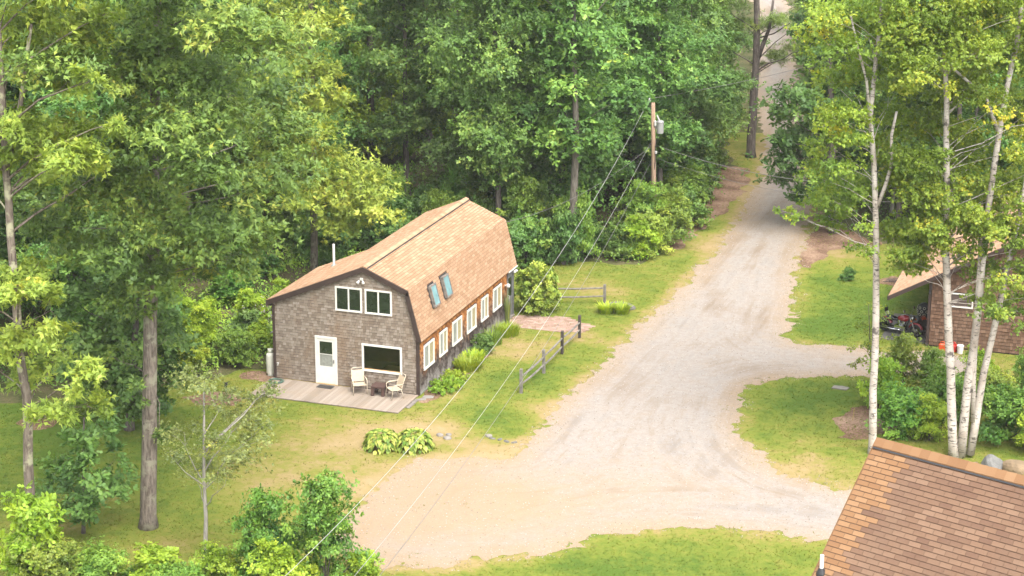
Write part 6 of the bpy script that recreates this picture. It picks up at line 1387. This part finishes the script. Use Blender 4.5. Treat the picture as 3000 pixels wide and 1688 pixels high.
# ------------------------------------------------------------------ hostas: every leaf a part
hl = []
for i_ in range(3):
    mb = MB(); ns = 5; L = .225 + .02 * i_
    prof = [(.0, .012), (.16, .055), (.38, .085), (.62, .070), (.84, .034), (1.0, .002)]
    for (t, wv) in prof:
        x = L * t; z = .05 * math.sin(t * 2.4) - .13 * t * t
        mb.v += [(x, -wv, z + .10 * wv), (x, 0, z - .012), (x, wv, z + .10 * wv)]
    for j in range(ns):
        for s in (0, 1):
            a = j * 3 + s; mb.f.append([a, a + 3, a + 4, a + 1]); mb.t.append(.12 + .38 * i_ + .10 * s)
    hl.append(mb.mesh('leaf', M['leaf_hosta'], True))
def hosta(loc, n, R, label, seed):
    h = empty('hosta_plant', loc); tag(h, label, 'plant', 'hostas at the driveway edge'); r_ = random.Random(seed)
    for i in range(n):
        t = (i + .5) / n; a = i * 2.39996 + r_.uniform(-.3, .3); r = R * math.sqrt(t) * .82; z = .52 * (1 - t ** 2.2) + .10 + r_.uniform(-.03, .06)
        o = link(bpy.data.objects.new('leaf', hl[i % 3]), h); o.location = (r * math.cos(a), r * math.sin(a), z); tilt = -.35 + 1.0 * t + r_.uniform(-.2, .2)
        o.rotation_euler = (r_.uniform(-.25, .25), tilt, a + r_.uniform(-.35, .35)); k = r_.uniform(.75, 1.15); o.scale = (k, k, k)
    st_ = MB()
    for i in range(14):
        a = i * 2.4; r = R * math.sqrt((i + .5) / 14) * .7; st_.tube([(r * .3 * math.cos(a), r * .3 * math.sin(a), 0), (r * math.cos(a), r * math.sin(a), .35)], [.012, .008], 4, False)
    st_.build('stalks', M['leaf_hosta'], h)
hosta((.85, -6.15, 0), 299, .80, 'left one of the two yellow-green hostas at the driveway edge', 1)
hosta((2.05, -5.75, 0), 299, .86, 'right one of the two yellow-green hostas at the driveway edge', 2)

# ------------------------------------------------------------------ ground cover of the woods and the meadow: one mass
def undergrowth():
    rng = np.random.default_rng(70); P = np.stack([rng.uniform(-60, 45, 16000), rng.uniform(-34, 100, 16000)], -1)
    d = (P - np.array(CAM[:2])) @ FH; u = (P - np.array(CAM[:2])) @ RH
    k = (np.abs(u) < d * .25 + 4) & (d > 64) & (d < 175) & (lawn_field(P) > .25) & (sdist(P, ROAD) > 1.6)
    k &= ~((P[:, 0] > -7.4) & (P[:, 0] < .6) & (P[:, 1] > -3) & (P[:, 1] < 12.8)) & ~in_poly(P, HOUSE2) & ~((P[:, 0] > 20) & (P[:, 1] < -2))
    mead = in_poly(P, MEADOW); k &= mead | (rng.random(len(P)) < .42)
    P = P[k]; mead = mead[k]; dd = d[k]
    far = dd > 125
    nl = 34; n = len(P); C = np.repeat(P, nl, 0); C3 = np.concatenate([C + rng.normal(size=C.shape) * .42, np.zeros((len(C), 1))], 1)
    h = np.where(mead, .75, .5) * rng.uniform(.5, 1.3, n); C3[:, 2] = np.repeat(h, nl) * rng.random(n * nl) ** .6
    D = unit(rng.normal(size=C3.shape) + np.array([0, 0, .1])); Up = unit(rng.normal(size=C3.shape) * .5 + np.array([0, 0, 1]))
    T = np.clip(np.repeat(np.where(mead, .75, .40) + rng.normal(0, .15, n), nl) + rng.normal(0, .13, n * nl), 0, 1)
    V_, tt = leaves_np(rng, C3, D, Up, np.repeat(np.where(far, .26, .17), nl) * rng.uniform(.7, 1.3, n * nl), T, DIAMOND)
    o = link(bpy.data.objects.new('undergrowth', np_mesh('undergrowth', V_, 4, tt, M['leaf_shrub']))); tag(o, 'low leafy ground cover in the meadow and on the forest floor', 'undergrowth', kind='stuff')
undergrowth()


# ------------------------------------------------------------------ thin summer haze
hm = bpy.data.materials.new('haze_air'); hm.use_nodes = True; hnt = hm.node_tree; hnt.nodes.remove(hnt.nodes['Principled BSDF'])
hv = hnt.nodes.new('ShaderNodeVolumePrincipled'); hv.inputs['Color'].default_value = (.95, .96, .93, 1); hv.inputs['Density'].default_value = .00015
hnt.links.new(hv.outputs[0], hnt.nodes['Material Output'].inputs['Volume'])
hz = MB().box((-505, -305, -1.2), (505, 705, 33.0)).build('haze', hm); tag(hz, kind='stuff', label='thin pale summer haze over the whole place')
